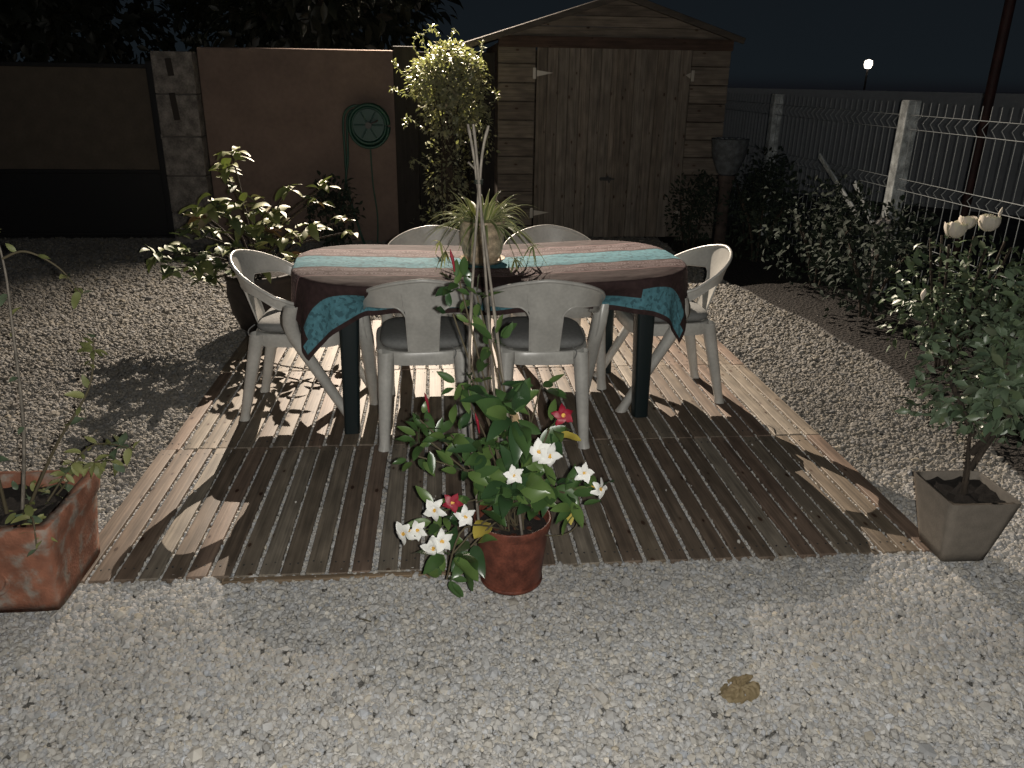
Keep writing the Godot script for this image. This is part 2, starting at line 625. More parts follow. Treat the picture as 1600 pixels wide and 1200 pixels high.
# ---------------------------------------------------------------- deck
const DECK_X := [-1.245, -0.235, 0.775]
const DECK_Z := [-2.285, -3.275, -4.265]


func make_deck() -> void:
	rng.seed = 81
	var slats := []
	for w in [0.0625, 0.064, 0.0655]:
		var b := MB.new()
		b.cbox(Vector3(w, 0.021, 0.984), 0.0035)
		slats.append(b.mesh(M.deck[0]))
	var bb := MB.new()
	bb.cbox(Vector3(1.0, 0.022, 0.05), 0.002)
	var batten := bb.mesh(M.batten)
	var deck := thing("wooden_deck", "low slatted wooden deck under the garden table and chairs", "deck")
	for r in 3:
		for q in 3:
			var tile := Node3D.new()
			put(deck, tile, "deck_tile")
			tile.position = Vector3(DECK_X[q] + rng.randf_range(-0.006, 0.006) + (0.014 if r == 1 and q == 0 else 0.0), 0, DECK_Z[r] - rng.randf_range(0, 0.004))
			tile.rotation.y = rng.randfn(0, 0.0015)
			for k in 13:
				var s := share(tile, "slat", slats[rng.randi() % 3], Transform3D(Basis.from_euler(Vector3(rng.randfn(0, 0.0012), rng.randfn(0, 0.0016), rng.randfn(0, 0.012))), Vector3(0.036 + k * 0.0772 + rng.randfn(0, 0.0012), -0.0105 - absf(rng.randfn(0, 0.0012)), -0.492 + rng.randfn(0, 0.0018))))
				s.material_override = M.deck[rng.randi() % 7]
			var sc := MB.new()
			for k in 13:
				for z in [-0.06, -0.93]:
					for dx in [-0.015, 0.015]:
						var at := Vector3(0.036 + k * 0.0772 + dx + rng.randfn(0, 0.002), 0.0, z + rng.randfn(0, 0.004))
						sc.tube([at + Vector3(0, -0.004, 0), at + Vector3(0, 0.0006, 0)], 0.0036, 6)
			part(tile, "screws", sc, M.dark_steel, true)
			for z in [-0.06, -0.35, -0.64, -0.93]:
				share(tile, "batten", batten, Transform3D(Basis.IDENTITY, Vector3(0.498, -0.0325, z)))
	var b := MB.new()
	b.cbox(Vector3(1.05, 0.02, 0.022), 0.002, Transform3D(Basis.IDENTITY, Vector3(-0.21, -0.0135, -2.271)))
	part(deck, "edge_board", b, M.batten)


# ---------------------------------------------------------------- table and cloth
const LAMP := Vector3(-0.40, 3.95, -9.35)   # the hooded lamp behind the garden wall
const TABLE := Vector3(0.245, 0, -3.80)
const TABLE_TURN := 0.085
const HALF_L := 0.905
const HALF_W := 0.44
const CORNER := 0.33
const TOP := 0.735


func sag(x: float) -> float:
	return 0.032 * (1.0 - minf(1.0, absf(x) / HALF_L))


func oval(n_: int, grow := 0.0) -> Array:
	var out := []
	for k in n_:
		var a := TAU * (k + 0.5) / n_
		var d := Vector2(cos(a), sin(a))
		# rounded rectangle with slightly bowed sides
		var c := Vector2(signf(d.x) * (HALF_L - CORNER), signf(d.y) * (HALF_W - CORNER))
		var p := c + d * (CORNER + grow)
		if out.size() and p.distance_to(out[-1]) > 0.1:
			var q: Vector2 = out[-1]
			for j in range(1, 14):
				out.append(q.lerp(p, j / 14.0))
		out.append(p)
	var q0: Vector2 = out[-1]
	if q0.distance_to(out[0]) > 0.1:
		for j in range(1, 14):
			out.append(q0.lerp(out[0], j / 14.0))
	return out


func make_table() -> void:
	var t := thing("garden_table", "dark green plastic garden table under the striped cloth", "table", TABLE, TABLE_TURN)
	var b := MB.new()
	var rows := []
	for p in [[-0.02, TOP - 0.055], [-0.004, TOP - 0.055], [0.0, TOP - 0.02], [-0.006, TOP - 0.006], [-0.02, TOP - 0.005]]:
		var ring := []
		for q in oval(64, p[0]):
			ring.append(Vector3(q.x, p[1] - sag(q.x), -q.y))
		rows.append(ring)
	b.grid(rows, false, true)
	var fan := []
	for k in 17:
		var ring := []
		for q in oval(64, -0.02):
			ring.append(Vector3(q.x * (1.0 - k / 16.0), TOP - 0.005 - sag(q.x * (1.0 - k / 16.0)), -q.y * (1.0 - k / 16.0)))
		fan.append(ring)
	b.grid(fan, false, true)
	part(t, "table_top", b, M.table)
	for s in [[-0.68, 0.315], [0.68, 0.315], [-0.68, -0.315], [0.68, -0.315]]:
		b = MB.new()
		rows = []
		for k in 7:
			var y := TOP - 0.05 - (TOP - 0.05) * k / 6.0
			var w := lerpf(0.047, 0.036, k / 6.0)
			var off := Vector3(s[0] + signf(s[0]) * 0.02 * k / 6.0, y - (sag(s[0]) if k == 0 else 0.0), s[1])
			var ring := []
			for j in 16:
				var a := TAU * j / 16
				ring.append(off + Vector3(w * signf(cos(a)) * pow(absf(cos(a)), 0.45), 0, -w * signf(sin(a)) * pow(absf(sin(a)), 0.45)))
			rows.append(ring)
		rows.reverse()
		b.grid(rows, false, true)
		b.cap(rows[0], true)
		part(t, "leg", b, M.table)


func make_cloth() -> void:
	var b := MB.new()
	var rows := []
	var uvs := []
	var nx := 150
	var nz := 90
	var crease := noise(91, 2.6, 3)
	for r in nz + 1:
		var line := []
		var ul := []
		for k in nx + 1:
			var p := Vector2(lerpf(-CLOTH_A, CLOTH_A, float(k) / nx), lerpf(-CLOTH_B, CLOTH_B, float(r) / nz))
			ul.append(Vector2(float(k) / nx, float(r) / nz))
			var g := 0.012
			var core := Vector2(clampf(p.x, -(HALF_L - CORNER), HALF_L - CORNER), clampf(p.y, -(HALF_W - CORNER), HALF_W - CORNER))
			var away := p - core
			var d := away.length() - CORNER - g
			var y := TOP + 0.006
			if d <= 0.0:
				var soft := smoothstep(-0.04, 0.0, d) * 0.006
				line.append(Vector3(p.x, y - sag(p.x) - soft + 0.0022 * crease.get_noise_2d(p.x * 2.0, p.y * 2.0) * 2.0, p.y))
				continue
			var dir := away.normalized()
			var foot := core + dir * (CORNER + g)
			# past the edge the cloth turns down over a small radius and hangs, with folds where it gathers at the corners
			var turn := minf(d / 0.025, PI / 2)
			var outw := 0.016 * sin(turn)
			var down := 0.016 * (1.0 - cos(turn)) + maxf(0.0, d - 0.025)
			var a := atan2(absf(dir.y), absf(dir.x))
			var gather := pow(absf(sin(2.0 * a)), 1.3)
			var drop := clampf(down / 0.35, 0, 1)
			outw += gather * drop * (0.035 + 0.020 * cos(a * 9.0 + signf(dir.x) * 0.7 + signf(dir.y)) + 0.012 * cos(a * 17.0))
			outw += (1.0 - gather) * drop * 0.045 * (sin(foot.x * 13.0 + 1.0) * 0.5 + sin(foot.y * 15.0) * 0.4 + sin(foot.x * 29.0) * 0.25)
			outw += 0.014 * drop * crease.get_noise_2d(foot.x * 2.0 + p.x, foot.y * 2.0 + p.y + down * 0.6)
			# the near chairs' arms push the skirt in under the table
			var push := smoothstep(-0.74, -0.60, foot.x) * (1.0 - smoothstep(0.46, 0.62, foot.x)) * smoothstep(0.6, 1.0, dir.y)
			push *= 0.88 + 0.12 * sin(foot.x * 24.0)
			outw -= 0.135 * push * smoothstep(0.01, 0.13, down)
			down -= 0.01 * push * smoothstep(0.02, 0.15, down)
			var q := foot + dir * outw
			line.append(Vector3(q.x, y - 0.006 - sag(foot.x) - down * (1.0 - 0.06 * gather), q.y))
		rows.append(line)
		uvs.append(ul)
	rows.reverse()
	uvs.reverse()
	b.grid(rows, false, false, false, uvs)
	var o := part(self, "tablecloth", b, M.cloth)
	o.position = TABLE
	o.rotation.y = TABLE_TURN
	tag(o, "brown and teal striped tablecloth draped over the garden table", "tablecloth")


# ---------------------------------------------------------------- chairs
func rail_plan(th: float, e: float) -> Vector3:   # th from -1 to 1 along the horseshoe, e = 0 at seat height, 1 at the rail
	var w := lerpf(0.215, 0.298, e)
	var back := lerpf(0.185, 0.285, e)
	var a := absf(th)
	var s := signf(th)
	if a < 0.62:
		var g := a / 0.62 * PI / 2
		return Vector3(s * w * pow(sin(g), 0.97), 0, -0.04 - (back - 0.04) * pow(cos(g), 0.92))
	var k := (a - 0.62) / 0.38
	return Vector3(s * (w - 0.018 * k * k), 0, -0.04 + 0.08 * k)


func rail_top(th: float) -> float:
	var a := absf(th)
	return 0.772 - 0.150 * pow(minf(1.0, a / 0.62), 1.55) - 0.03 * smoothstep(0.6, 1.0, a)


func rail_low(th: float) -> float:
	var a := absf(th)
	var band := lerpf(0.105, 0.052, smoothstep(0.14, 0.52, a))
	return rail_top(th) - band + 0.012 * smoothstep(0.7, 1.0, a)


func splat_low(th: float) -> float:   # lower border of the moulded back: the seat within the splat, the rail outside, a rounded corner between
	var a := absf(th)
	var low := rail_low(th)
	var w0 := 0.115
	var r := 0.07
	if a < w0:
		return 0.415
	if a < w0 + r:
		var k := (a - w0) / r
		return low - 0.062 * (1.0 - sqrt(1.0 - (1.0 - k) * (1.0 - k)))
	return low


func make_chair() -> Node3D:
	var o := Node3D.new()
	# back, rail and arms: one moulded shell with a rolled rim
	var b := MB.new()
	var ths := []
	for k in 121:
		ths.append(-1.0 + 2.0 * k / 120.0)
	for extra in [0.1149, 0.1152, 0.1165, 0.12, 0.127, 0.185]:
		ths.append(extra)
		ths.append(-extra)
	ths.sort()
	var inner := []
	var outer := []
	var rim := []
	var hem := []
	for th in ths:
		var top := rail_top(th)
		var low := splat_low(th)
		var li := []
		var lo := []
		for j in 9:
			var h: float = lerpf(low, top, j / 8.0)
			# the splat narrows at its waist
			var squeeze := 1.0
			var e := clampf((h - 0.42) / 0.33, 0, 1.05)
			if h < rail_low(th) - 0.005:
				squeeze = 1.0 - 0.16 * sin(PI * clampf((h - 0.42) / 0.22, 0, 1))
			var p := rail_plan(th * squeeze, e)
			var q := rail_plan(th * squeeze + 0.004, e) - rail_plan(th * squeeze - 0.004, e)
			var out := Vector3(-q.z, 0, q.x).normalized() * -1.0
			if out.dot(Vector3(p.x, 0, p.z + 0.02)) < 0:
				out = -out
			p.y = h
			li.append(p - out * 0.0025)
			lo.append(p + out * 0.0025)
		inner.append(li)
		outer.append(lo)
		rim.append((li[8] + lo[8]) * 0.5)
		hem.append((li[0] + lo[0]) * 0.5)
	b.grid(inner, false, false, true)
	b.grid(outer)
	b.tube(rim, 0.0085, 7)
	b.tube(hem, 0.0048, 6)
	# the arms curl down at their ends
	for s in [-1.0, 1.0]:
		var e0 := rail_plan(s, 1.0)
		var strip := []
		for k in 9:
			var g := k / 8.0
			var y := lerpf(0.588, 0.44, g)
			var zz := e0.z - 0.030 * sin(g * PI * 0.9) + 0.0 * g
			var w := lerpf(0.052, 0.036, g)
			var x := e0.x * (1.0 - 0.06 * g)
			strip.append([Vector3(x - s * 0.006, y, zz - w), Vector3(x + s * 0.008, y, zz - w * 0.4), Vector3(x + s * 0.008, y, zz + w * 0.4), Vector3(x - s * 0.006, y, zz + w), Vector3(x - s * 0.012, y, zz)])
		b.grid(strip, false, true, s > 0)
	part(o, "backrest", b, M.plastic)
	# seat: a dished board with a rolled apron
	b = MB.new()
	var rows := []
	for ring in [[0.0, 0.0], [0.5, 0.0], [0.85, 0.002], [0.96, 0.008], [1.0, 0.002], [1.015, -0.03], [1.0, -0.055]]:
		var line := []
		for k in 40:
			var a := TAU * k / 40
			var cx := signf(cos(a)) * pow(absf(cos(a)), 0.5)
			var cz := signf(sin(a)) * pow(absf(sin(a)), 0.5)
			var wide := lerpf(0.195, 0.232, (cz + 1) / 2)
			line.append(Vector3(cx * wide * ring[0], 0.425 + ring[1] + 0.012 * (cz * ring[0] + 1.0) * 0.5 - 0.012 * (1.0 - ring[0]), 0.018 + cz * 0.215 * ring[0]))
		rows.append(line)
	b.grid(rows, false, true, true)
	part(o, "seat", b, M.plastic)
	for s in [[-1, -1], [1, -1], [-1, 1], [1, 1]]:
		b = MB.new()
		rows = []
		var n_ := 15
		for k in n_:
			var g := k / (n_ - 1.0)
			var centre: Vector3
			var w: float
			if s[1] < 0:   # rear leg, from the apron out to the foot
				centre = Vector3(s[0] * lerpf(0.165, 0.185, g), lerpf(0.43, 0.002, g), lerpf(-0.165, -0.265, g))
				w = lerpf(0.040, 0.024, g) + (0.006 if k == n_ - 1 else 0.0)
			else:          # front leg, from the arm down to the foot
				var top := clampf(g / 0.3, 0, 1)
				var low := clampf((g - 0.3) / 0.7, 0, 1)
				centre = Vector3(s[0] * (lerpf(0.284, 0.262, top) - 0.008 * low), lerpf(0.595, 0.42, top) if g < 0.3 else lerpf(0.42, 0.002, low), lerpf(0.030, 0.035, top) - 0.02 * sin(top * PI) + 0.24 * low)
				w = lerpf(0.040, 0.025, g) + (0.005 if k == n_ - 1 else 0.0)
			var line := []
			# a ridged, roughly L-shaped section
			for q in [[-1.0, -0.5], [-0.45, -0.95], [0.2, -1.05], [0.8, -0.7], [1.0, 0.0], [0.75, 0.75], [0.0, 0.95], [-0.8, 0.55]]:
				line.append(centre + Vector3(s[0] * q[0] * w * 0.95, 0, s[1] * -q[1] * w * 0.9))
			rows.append(line)
		b.grid(rows, false, true, s[0] * s[1] > 0)
		b.cap(rows[-1])
		part(o, "leg", b, M.plastic)
	return o


func make_chairs() -> void:
	var first := make_chair()
	var spots := [
		[Vector3(-0.085, 0, -3.485), PI + 0.02, "white plastic chair facing away, at the near side of the table, left of the flowerpot", true],
		[Vector3(0.452, 0, -3.465), PI - 0.03, "white plastic chair facing away, at the near side of the table, right of the flowerpot", true],
		[Vector3(-0.675, 0, -3.755), PI / 2 - 0.06, "white plastic armchair at the left end of the table, seen from the side", true],
		[Vector3(1.15, 0, -3.86), -PI / 2 + 0.04, "white plastic armchair at the right end of the table, seen from the side", true],
		[Vector3(-0.03, 0, -4.17), 0.03, "white plastic chair behind the table, its backrest left of the spider plant", false],
		[Vector3(0.60, 0, -4.19), -0.02, "white plastic chair behind the table, its backrest right of the spider plant", false]]
	var pad := make_cushion()
	var where := ["near left chair", "near right chair", "chair at the left end of the table", "chair at the right end of the table"]
	for k in spots.size():
		var c: Node3D = first if k == 0 else first.duplicate()
		c.position = spots[k][0]
		c.rotation.y = spots[k][1]
		put(self, c, "garden_chair")
		tag(c, spots[k][2], "chair", "white plastic chairs round the table")
		if spots[k][3]:
			var p := share(self, "seat_cushion", pad, Transform3D(Basis(Vector3.UP, spots[k][1]), spots[k][0] + Vector3(0, 0.438, 0)))
			tag(p, "dark grey seat cushion on the " + where[k], "cushion", "grey seat cushions")


func make_cushion() -> ArrayMesh:
	var b := MB.new()
	var rows := []
	for ring in [[0.0, 0.052], [0.6, 0.052], [0.88, 0.046], [0.97, 0.034], [1.0, 0.022], [0.97, 0.006], [0.9, 0.0]]:
		var line := []
		for k in 44:
			var a := TAU * k / 44
			line.append(Vector3(signf(cos(a)) * pow(absf(cos(a)), 0.42) * 0.195 * ring[0], ring[1], 0.01 + signf(sin(a)) * pow(absf(sin(a)), 0.42) * 0.195 * ring[0]))
		rows.append(line)
	b.grid(rows, false, true, true)
	b.tube(arc([Vector3(-0.12, 0.02, -0.19), Vector3(-0.14, 0.0, -0.215), Vector3(-0.13, -0.03, -0.22)], 3), 0.003, 5)
	return b.mesh(M.cushion)


# ---------------------------------------------------------------- potted plants
func leaf_meshes(material: Material, length: float, width: float, kinds := 5, shape := 0.85) -> Array:
	var out := []
	for k in kinds:
		var b := MB.new()
		b.col = Color(0.92, 0.95, 0.9)
		b.blade(Transform3D.IDENTITY, length, width * rng.randf_range(0.85, 1.15), rng.randf_range(-0.05, 0.62), rng.randf_range(0.1, 0.6), 8, shape, rng.randf_range(-0.09, 0.09))
		# a paler midrib
		for j in range(1, b.c.size(), 3):
			b.c[j] = Color(1.35, 1.3, 1.15)
		out.append(b.mesh(material))
	return out


func make_spider_plant() -> void:
	rng.seed = 101
	var at := Vector3(0.200, TOP - 0.018, -3.80)
	var dish := MB.new()
	dish.lathe([Vector2(0.001, 0.004), Vector2(0.085, 0.004), Vector2(0.108, 0.022), Vector2(0.112, 0.021), Vector2(0.09, 0.0), Vector2(0.001, 0.0)], 36)
	var o := part(self, "pot_saucer", dish, M.cream_pot)
	o.position = at
	tag(o, "cream saucer under the spider plant's pot", "saucer")
	at.y += 0.006
	var t := thing("spider_plant", "variegated spider plant in a cream pot on the table", "potted plant", at)
	var b := MB.new()
	b.lathe([Vector2(0.001, 0.004), Vector2(0.066, 0.0), Vector2(0.080, 0.010), Vector2(0.094, 0.04), Vector2(0.103, 0.09), Vector2(0.108, 0.15), Vector2(0.108, 0.182), Vector2(0.112, 0.188), Vector2(0.112, 0.197), Vector2(0.106, 0.199), Vector2(0.100, 0.195), Vector2(0.098, 0.17), Vector2(0.001, 0.168)], 44)
	part(t, "pot", b, M.cream_pot)
	for k in 130:
		var a := rng.randf() * TAU
		var steep := rng.randf_range(0.1, 1.2)
		var length := rng.randf_range(0.17, 0.33)
		var d := Vector3(cos(a) * cos(steep), sin(steep), sin(a) * cos(steep))
		var p := Vector3(cos(a), 0, sin(a)) * rng.randf_range(0.01, 0.07) + Vector3(0, 0.175, 0)
		blade_strip(t, p, d, length, rng.randf_range(0.0075, 0.0115), rng.randf_range(0.15, 0.5))
	# runners with plantlets hanging over the rim
	for s in [[0.35, 0.95, 0.15, 0.10], [0.9, 0.6, 0.13, 0.14], [2.3, 0.7, 0.17, 0.10], [3.7, 0.3, 0.14, 0.12]]:
		var dir := Vector3(cos(s[0]), 0, sin(s[0]))
		var e: Vector3 = dir * (0.10 + s[2]) + Vector3(0, 0.185 - s[3], 0)
		b = MB.new()
		b.tube(arc([dir * 0.05 + Vector3(0, 0.18, 0), dir * 0.11 + Vector3(0, 0.235, 0), e]), 0.0016, 5)
		part(t, "runner", b, M.stem_green)
		for k in 9:
			blade_strip(t, e, (Vector3(0, -0.5, 0) + rv(0.8)).normalized(), rng.randf_range(0.05, 0.09), 0.005, 0.4)


func blade_strip(t: Node, p: Vector3, d: Vector3, length: float, w: float, droop: float) -> void:
	var b := MB.new()
	var side := d.cross(Vector3.UP).normalized()
	if side.length() < 0.5:
		side = Vector3.RIGHT
	var rows := []
	var steps := 8
	for k in steps + 1:
		var g := float(k) / steps
		var q := p + d * length * g + Vector3(0, -droop * length * g * g, 0) * (1.0 + 0.6 * g)
		var half := w * (1.0 - pow(g, 2.2)) * (0.7 + 0.6 * sin(PI * minf(1, g * 1.3))) * 0.9 + 0.0004
		var lift := Vector3(0, half * 0.55, 0)
		rows.append([q - side * half + lift, q - side * half * 0.45 + lift * 0.3, q + side * half * 0.45 + lift * 0.3, q + side * half + lift])
	b.grid(rows)
	var edge := Color(0.70, 0.67, 0.42)
	var green := Color(0.20, 0.25, 0.10)
	if rng.randf() < 0.35:
		green = Color(0.36, 0.40, 0.16)
	for k in b.c.size():
		b.c[k] = edge if k % 4 in [0, 3] else green
	part(t, "leaf", b, M.spider)


func blossom(parent: Node, at: Vector3, towards: Vector3, size: float, petal: Array, throat: Mesh, called := "flower") -> void:
	var f := Node3D.new()
	f.transform = look(at, towards, Vector3.UP.rotated(Vector3.BACK, rng.randf_range(-0.6, 0.6)), size)
	put(parent, f, called)
	for k in 5:
		share(f, "petal", petal[rng.randi() % 3], Transform3D(Basis(Vector3.BACK, TAU * k / 5 + rng.randf_range(-0.12, 0.12)) * Basis(Vector3.RIGHT, rng.randf_range(-0.15, 0.1)), Vector3.ZERO))
	share(f, "throat", throat, Transform3D.IDENTITY)


func petal_mesh(m: Material, v := 0) -> ArrayMesh:   # a lopsided petal in the xy plane, facing +z, of a flower 1 across
	var b := MB.new()
	var rows := []
	for k in 7:
		var g := k / 6.0
		var y := 0.05 + 0.47 * g
		var w := 0.04 + 0.145 * sin(PI * minf(1.0, 0.18 + g * 0.72)) * (1.0 if k < 6 else 0.45)
		var shift: float = [0.13, 0.17, 0.09][v] * g * g
		var dish: float = 0.06 - [0.20, 0.42, 0.02][v] * (g - 0.35) * (g - 0.35)
		rows.append([Vector3(-w + shift, y - 0.05 * g, dish + 0.03), Vector3(-w * 0.4 + shift, y, dish - 0.01), Vector3(w * 0.45 + shift, y + 0.015 * g, dish), Vector3(w + shift, y - 0.09 * g, dish - 0.045)])
	b.grid(rows)
	return b.mesh(m)


func throat_mesh() -> ArrayMesh:
	var b := MB.new()
	var rows := []
	for p in [[0.10, 0.065], [0.085, 0.04], [0.05, -0.03], [0.045, -0.30], [0.02, -0.55]]:
		var ring := []
		for k in 10:
			var a := TAU * k / 10
			ring.append(Vector3(cos(a) * p[0], sin(a) * p[0], p[1]))
		rows.append(ring)
	b.grid(rows, false, true, true)
	b.cap(rows[1])
	return b.mesh(M.throat)


const POT := Vector3(0.215, 0.0, -2.215)


func make_flower_pot() -> void:
	rng.seed = 111
	var t := thing("flowering_plant", "climbing dipladenia with white and red flowers in a brown pot before the table", "potted plant", POT)
	var b := MB.new()
	b.lathe([Vector2(0.001, 0.0), Vector2(0.098, 0.0), Vector2(0.103, 0.006), Vector2(0.103, 0.014), Vector2(0.099, 0.016), Vector2(0.118, 0.205), Vector2(0.124, 0.207), Vector2(0.127, 0.236), Vector2(0.122, 0.239), Vector2(0.116, 0.234), Vector2(0.113, 0.20), Vector2(0.001, 0.20)], 52)
	part(t, "pot", b, M.brown_pot)
	b = MB.new()
	var rows := []
	for k in 7:
		var ring := []
		for j in 30:
			var a := -TAU * j / 30
			var r := 0.113 * (1.0 - k / 6.0)
			ring.append(Vector3(cos(a) * r, 0.203 + 0.006 * sin(a * 5 + k) * (k % 2), sin(a) * r))
		rows.append(ring)
	b.grid(rows, false, true)
	part(t, "soil", b, M.pot_soil)
	# leaves in tufts: position relative to the pot, number, leaf length, spread
	var big := []
	var small := []
	for m in M.glossy:
		big.append(leaf_meshes(m, 1.0, 0.46, 4, 0.9))
		small.append(leaf_meshes(m, 1.0, 0.40, 4, 0.8))
	var tufts := []
	for q in FLOWER_TUFTS:
		tufts.append(q)
	for q in tufts:
		var c := Vector3(q[0], q[1], q[2]) - POT
		# a stem from the pot to the tuft
		b = MB.new()
		var from := Vector3(rng.randf_range(-0.04, 0.04), 0.2, rng.randf_range(-0.03, 0.04))
		var mid := from.lerp(c, 0.5) + Vector3(-c.x * 0.15, 0.06 if c.y < 0.5 else 0.0, 0.0) + rv(0.015)
		if c.y < 0.22:
			mid = Vector3(c.x * 0.75, 0.36, c.z)
		b.tube(arc([from, mid, c], 6), 0.0028, 6)
		part(t, "stem", b, M.stem)
		for k in int(q[3]):
			var off := rv(q[5])
			off.y *= 0.8
			var d := (off.normalized() + Vector3(0, 0.35 if c.y > 0.3 else -0.3, 0.35) + rv(0.5)).normalized()
			var kind := 0 if rng.randf() < 0.5 else (1 if rng.randf() < 0.6 else 2)
			if rng.randf() < 0.012:
				kind = 3
			var set_: Array = big[kind] if q[4] > 0.07 else small[kind]
			share(t, "leaf", set_[rng.randi() % 4], look(c + off * 0.8, d, (Vector3.UP + Vector3(0, 0, 0.5) + rv(0.7)).normalized(), q[4] * rng.randf_range(0.85, 1.35)))
	var wp := [petal_mesh(M.white_petal), petal_mesh(M.white_petal, 1), petal_mesh(M.white_petal, 2)]
	var rp := [petal_mesh(M.red_petal), petal_mesh(M.red_petal, 1), petal_mesh(M.red_petal, 2)]
	var th := throat_mesh()
	for q in FLOWERS:
		var face := Vector3(q[4], q[5], 1.0).normalized()
		var c := Vector3(q[0], q[1], q[2]) - POT
		blossom(t, c, face, 0.067 * rng.randf_range(0.82, 1.1), rp if q[3] > 0.5 else wp, th, "red_flower" if q[3] > 0.5 else "white_flower")
		b = MB.new()
		b.tube(arc([c - face * 0.03, c - face * 0.06 + Vector3(0, -0.015, 0), c * Vector3(0.8, 0.9, 0.8) - face * 0.07], 4), 0.0016, 5)
		part(t, "flower_stalk", b, M.stem_green)
	for q in BUDS:
		var c := Vector3(q[0], q[1], q[2]) - POT
		b = MB.new()
		b.tube([c + Vector3(0.004, -0.03, 0), c, c + Vector3(-0.003, 0.012, 0), c + Vector3(-0.008, 0.034, 0.002)], [0.002, 0.0042, 0.005, 0.001], 8)
		part(t, "flower_bud", b, M.red_petal)
	# a thin bare shoot that loops out on the right, and one that reaches for the chair
	for path in [[Vector3(0.05, 0.2, 0.03), Vector3(0.13, 0.20, 0.07), Vector3(0.2, 0.22, 0.05), Vector3(0.215, 0.30, 0.0)], [Vector3(-0.02, 0.52, 0.0), Vector3(-0.01, 0.66, 0.02), Vector3(0.035, 0.63, 0.04), Vector3(0.045, 0.57, 0.05)]]:
		b = MB.new()
		b.tube(arc(path, 6), 0.0022, 6)
		part(t, "shoot", b, M.stem)
	# papery dry leaf caught on the stems
	b = MB.new()
	b.col = Color(0.9, 0.85, 0.75)
	for k in 3:
		b.blade(look(Vector3(0.00, 0.60 + k * 0.02, 0.03), Vector3(0.4 - 0.3 * k, -0.9, 0.1), Vector3.BACK), 0.09, 0.02, 0.3, 0.6, 5)
	part(t, "dry_leaf", b, leafy("pale dry leaf", Color(0.42, 0.32, 0.20), 0.7, 0.3))
	# three canes tied into a wigwam
	var canes := [
		[Vector3(0.078, 1.435, -2.215), Vector3(0.103, 1.286, -2.208), Vector3(0.176, 0.72, -2.170), Vector3(0.245, 0.17, -2.14)],
		[Vector3(0.091, 1.437, -2.185), Vector3(0.106, 1.286, -2.193), Vector3(0.150, 0.72, -2.230), Vector3(0.195, 0.17, -2.27)],
		[Vector3(0.131, 1.433, -2.19), Vector3(0.108, 1.286, -2.200), Vector3(0.078, 0.72, -2.195), Vector3(0.110, 0.17, -2.19)]]
	for k in 3:
		b = MB.new()
		var path := arc(canes[k], 7)
		var rad := []
		for j in path.size():
			rad.append(lerpf(0.0036, 0.0046, float(j) / path.size()) + (0.0012 if j % 5 == 2 else 0.0))
		b.tube(path, rad, 8)
		if k == 0:
			b.tube([Vector3(0.098, 1.318, -2.215), Vector3(0.078, 1.338, -2.20)], 0.003, 6)
		var o := part(self, "plant_cane", b, M.cane)
		tag(o, ["bare cane of the plant support leaning left at its top", "bare cane of the plant support, middle one at the tip", "bare cane of the plant support leaning right at its top"][k], "cane", "canes tied over the flowering plant")
	b = MB.new()
	var loop := []
	for k in 40:
		var a := TAU * k / 13.0
		loop.append(Vector3(0.1055 + 0.011 * cos(a), 1.281 + 0.0003 * k + 0.002 * sin(a), -2.202 + 0.0125 * sin(a)))
	b.tube(loop, 0.0017, 5)
	var tie := part(self, "plant_tie", b, M.tie)
	tag(tie, "dark green wire tie wound where the three canes cross", "plant tie")


# tufts: x, y, z, leaves, leaf length, spread
const FLOWER_TUFTS := [
	[0.051, 1.016, -2.180, 9, 0.055, 0.035],
	[0.101, 0.970, -2.200, 9, 0.055, 0.035],
	[0.032, 0.917, -2.200, 4, 0.050, 0.030],
	[0.148, 0.845, -2.150, 9, 0.060, 0.035],
	[0.087, 0.716, -2.200, 9, 0.060, 0.035],
	[0.055, 0.715, -2.150, 7, 0.055, 0.030],
	[-0.042, 0.514, -2.200, 18, 0.060, 0.060],
	[0.021, 0.571, -2.120, 14, 0.062, 0.050],
	[-0.086, 0.467, -2.200, 9, 0.055, 0.040],
	[0.193, 0.658, -2.050, 13, 0.098, 0.035],
	[0.151, 0.688, -2.100, 8, 0.075, 0.040],
	[0.279, 0.725, -2.100, 7, 0.070, 0.030],
	[0.308, 0.593, -2.100, 8, 0.065, 0.035],
	[0.133, 0.536, -2.100, 13, 0.075, 0.050],
	[0.057, 0.475, -2.080, 11, 0.070, 0.045],
	[0.093, 0.383, -2.050, 12, 0.075, 0.045],
	[-0.011, 0.355, -2.050, 9, 0.065, 0.040],
	[0.015, 0.250, -1.980, 7, 0.090, 0.030],
	[0.072, 0.263, -2.000, 8, 0.090, 0.035],
	[0.001, 0.189, -1.950, 8, 0.062, 0.030],
	[0.211, 0.464, -2.050, 12, 0.085, 0.045],
	[0.291, 0.451, -2.050, 12, 0.080, 0.045],
	[0.344, 0.435, -2.000, 8, 0.070, 0.040],
	[0.381, 0.392, -1.980, 7, 0.060, 0.030],
	[0.257, 0.522, -2.100, 10, 0.075, 0.045],
	[0.175, 0.532, -2.150, 10, 0.070, 0.040],
	[0.176, 0.408, -2.020, 9, 0.085, 0.035],
	[0.251, 0.384, -2.020, 6, 0.075, 0.030],
	[0.430, 0.443, -1.980, 4, 0.050, 0.025],
	[-0.073, 0.589, -2.200, 5, 0.050, 0.030]
]
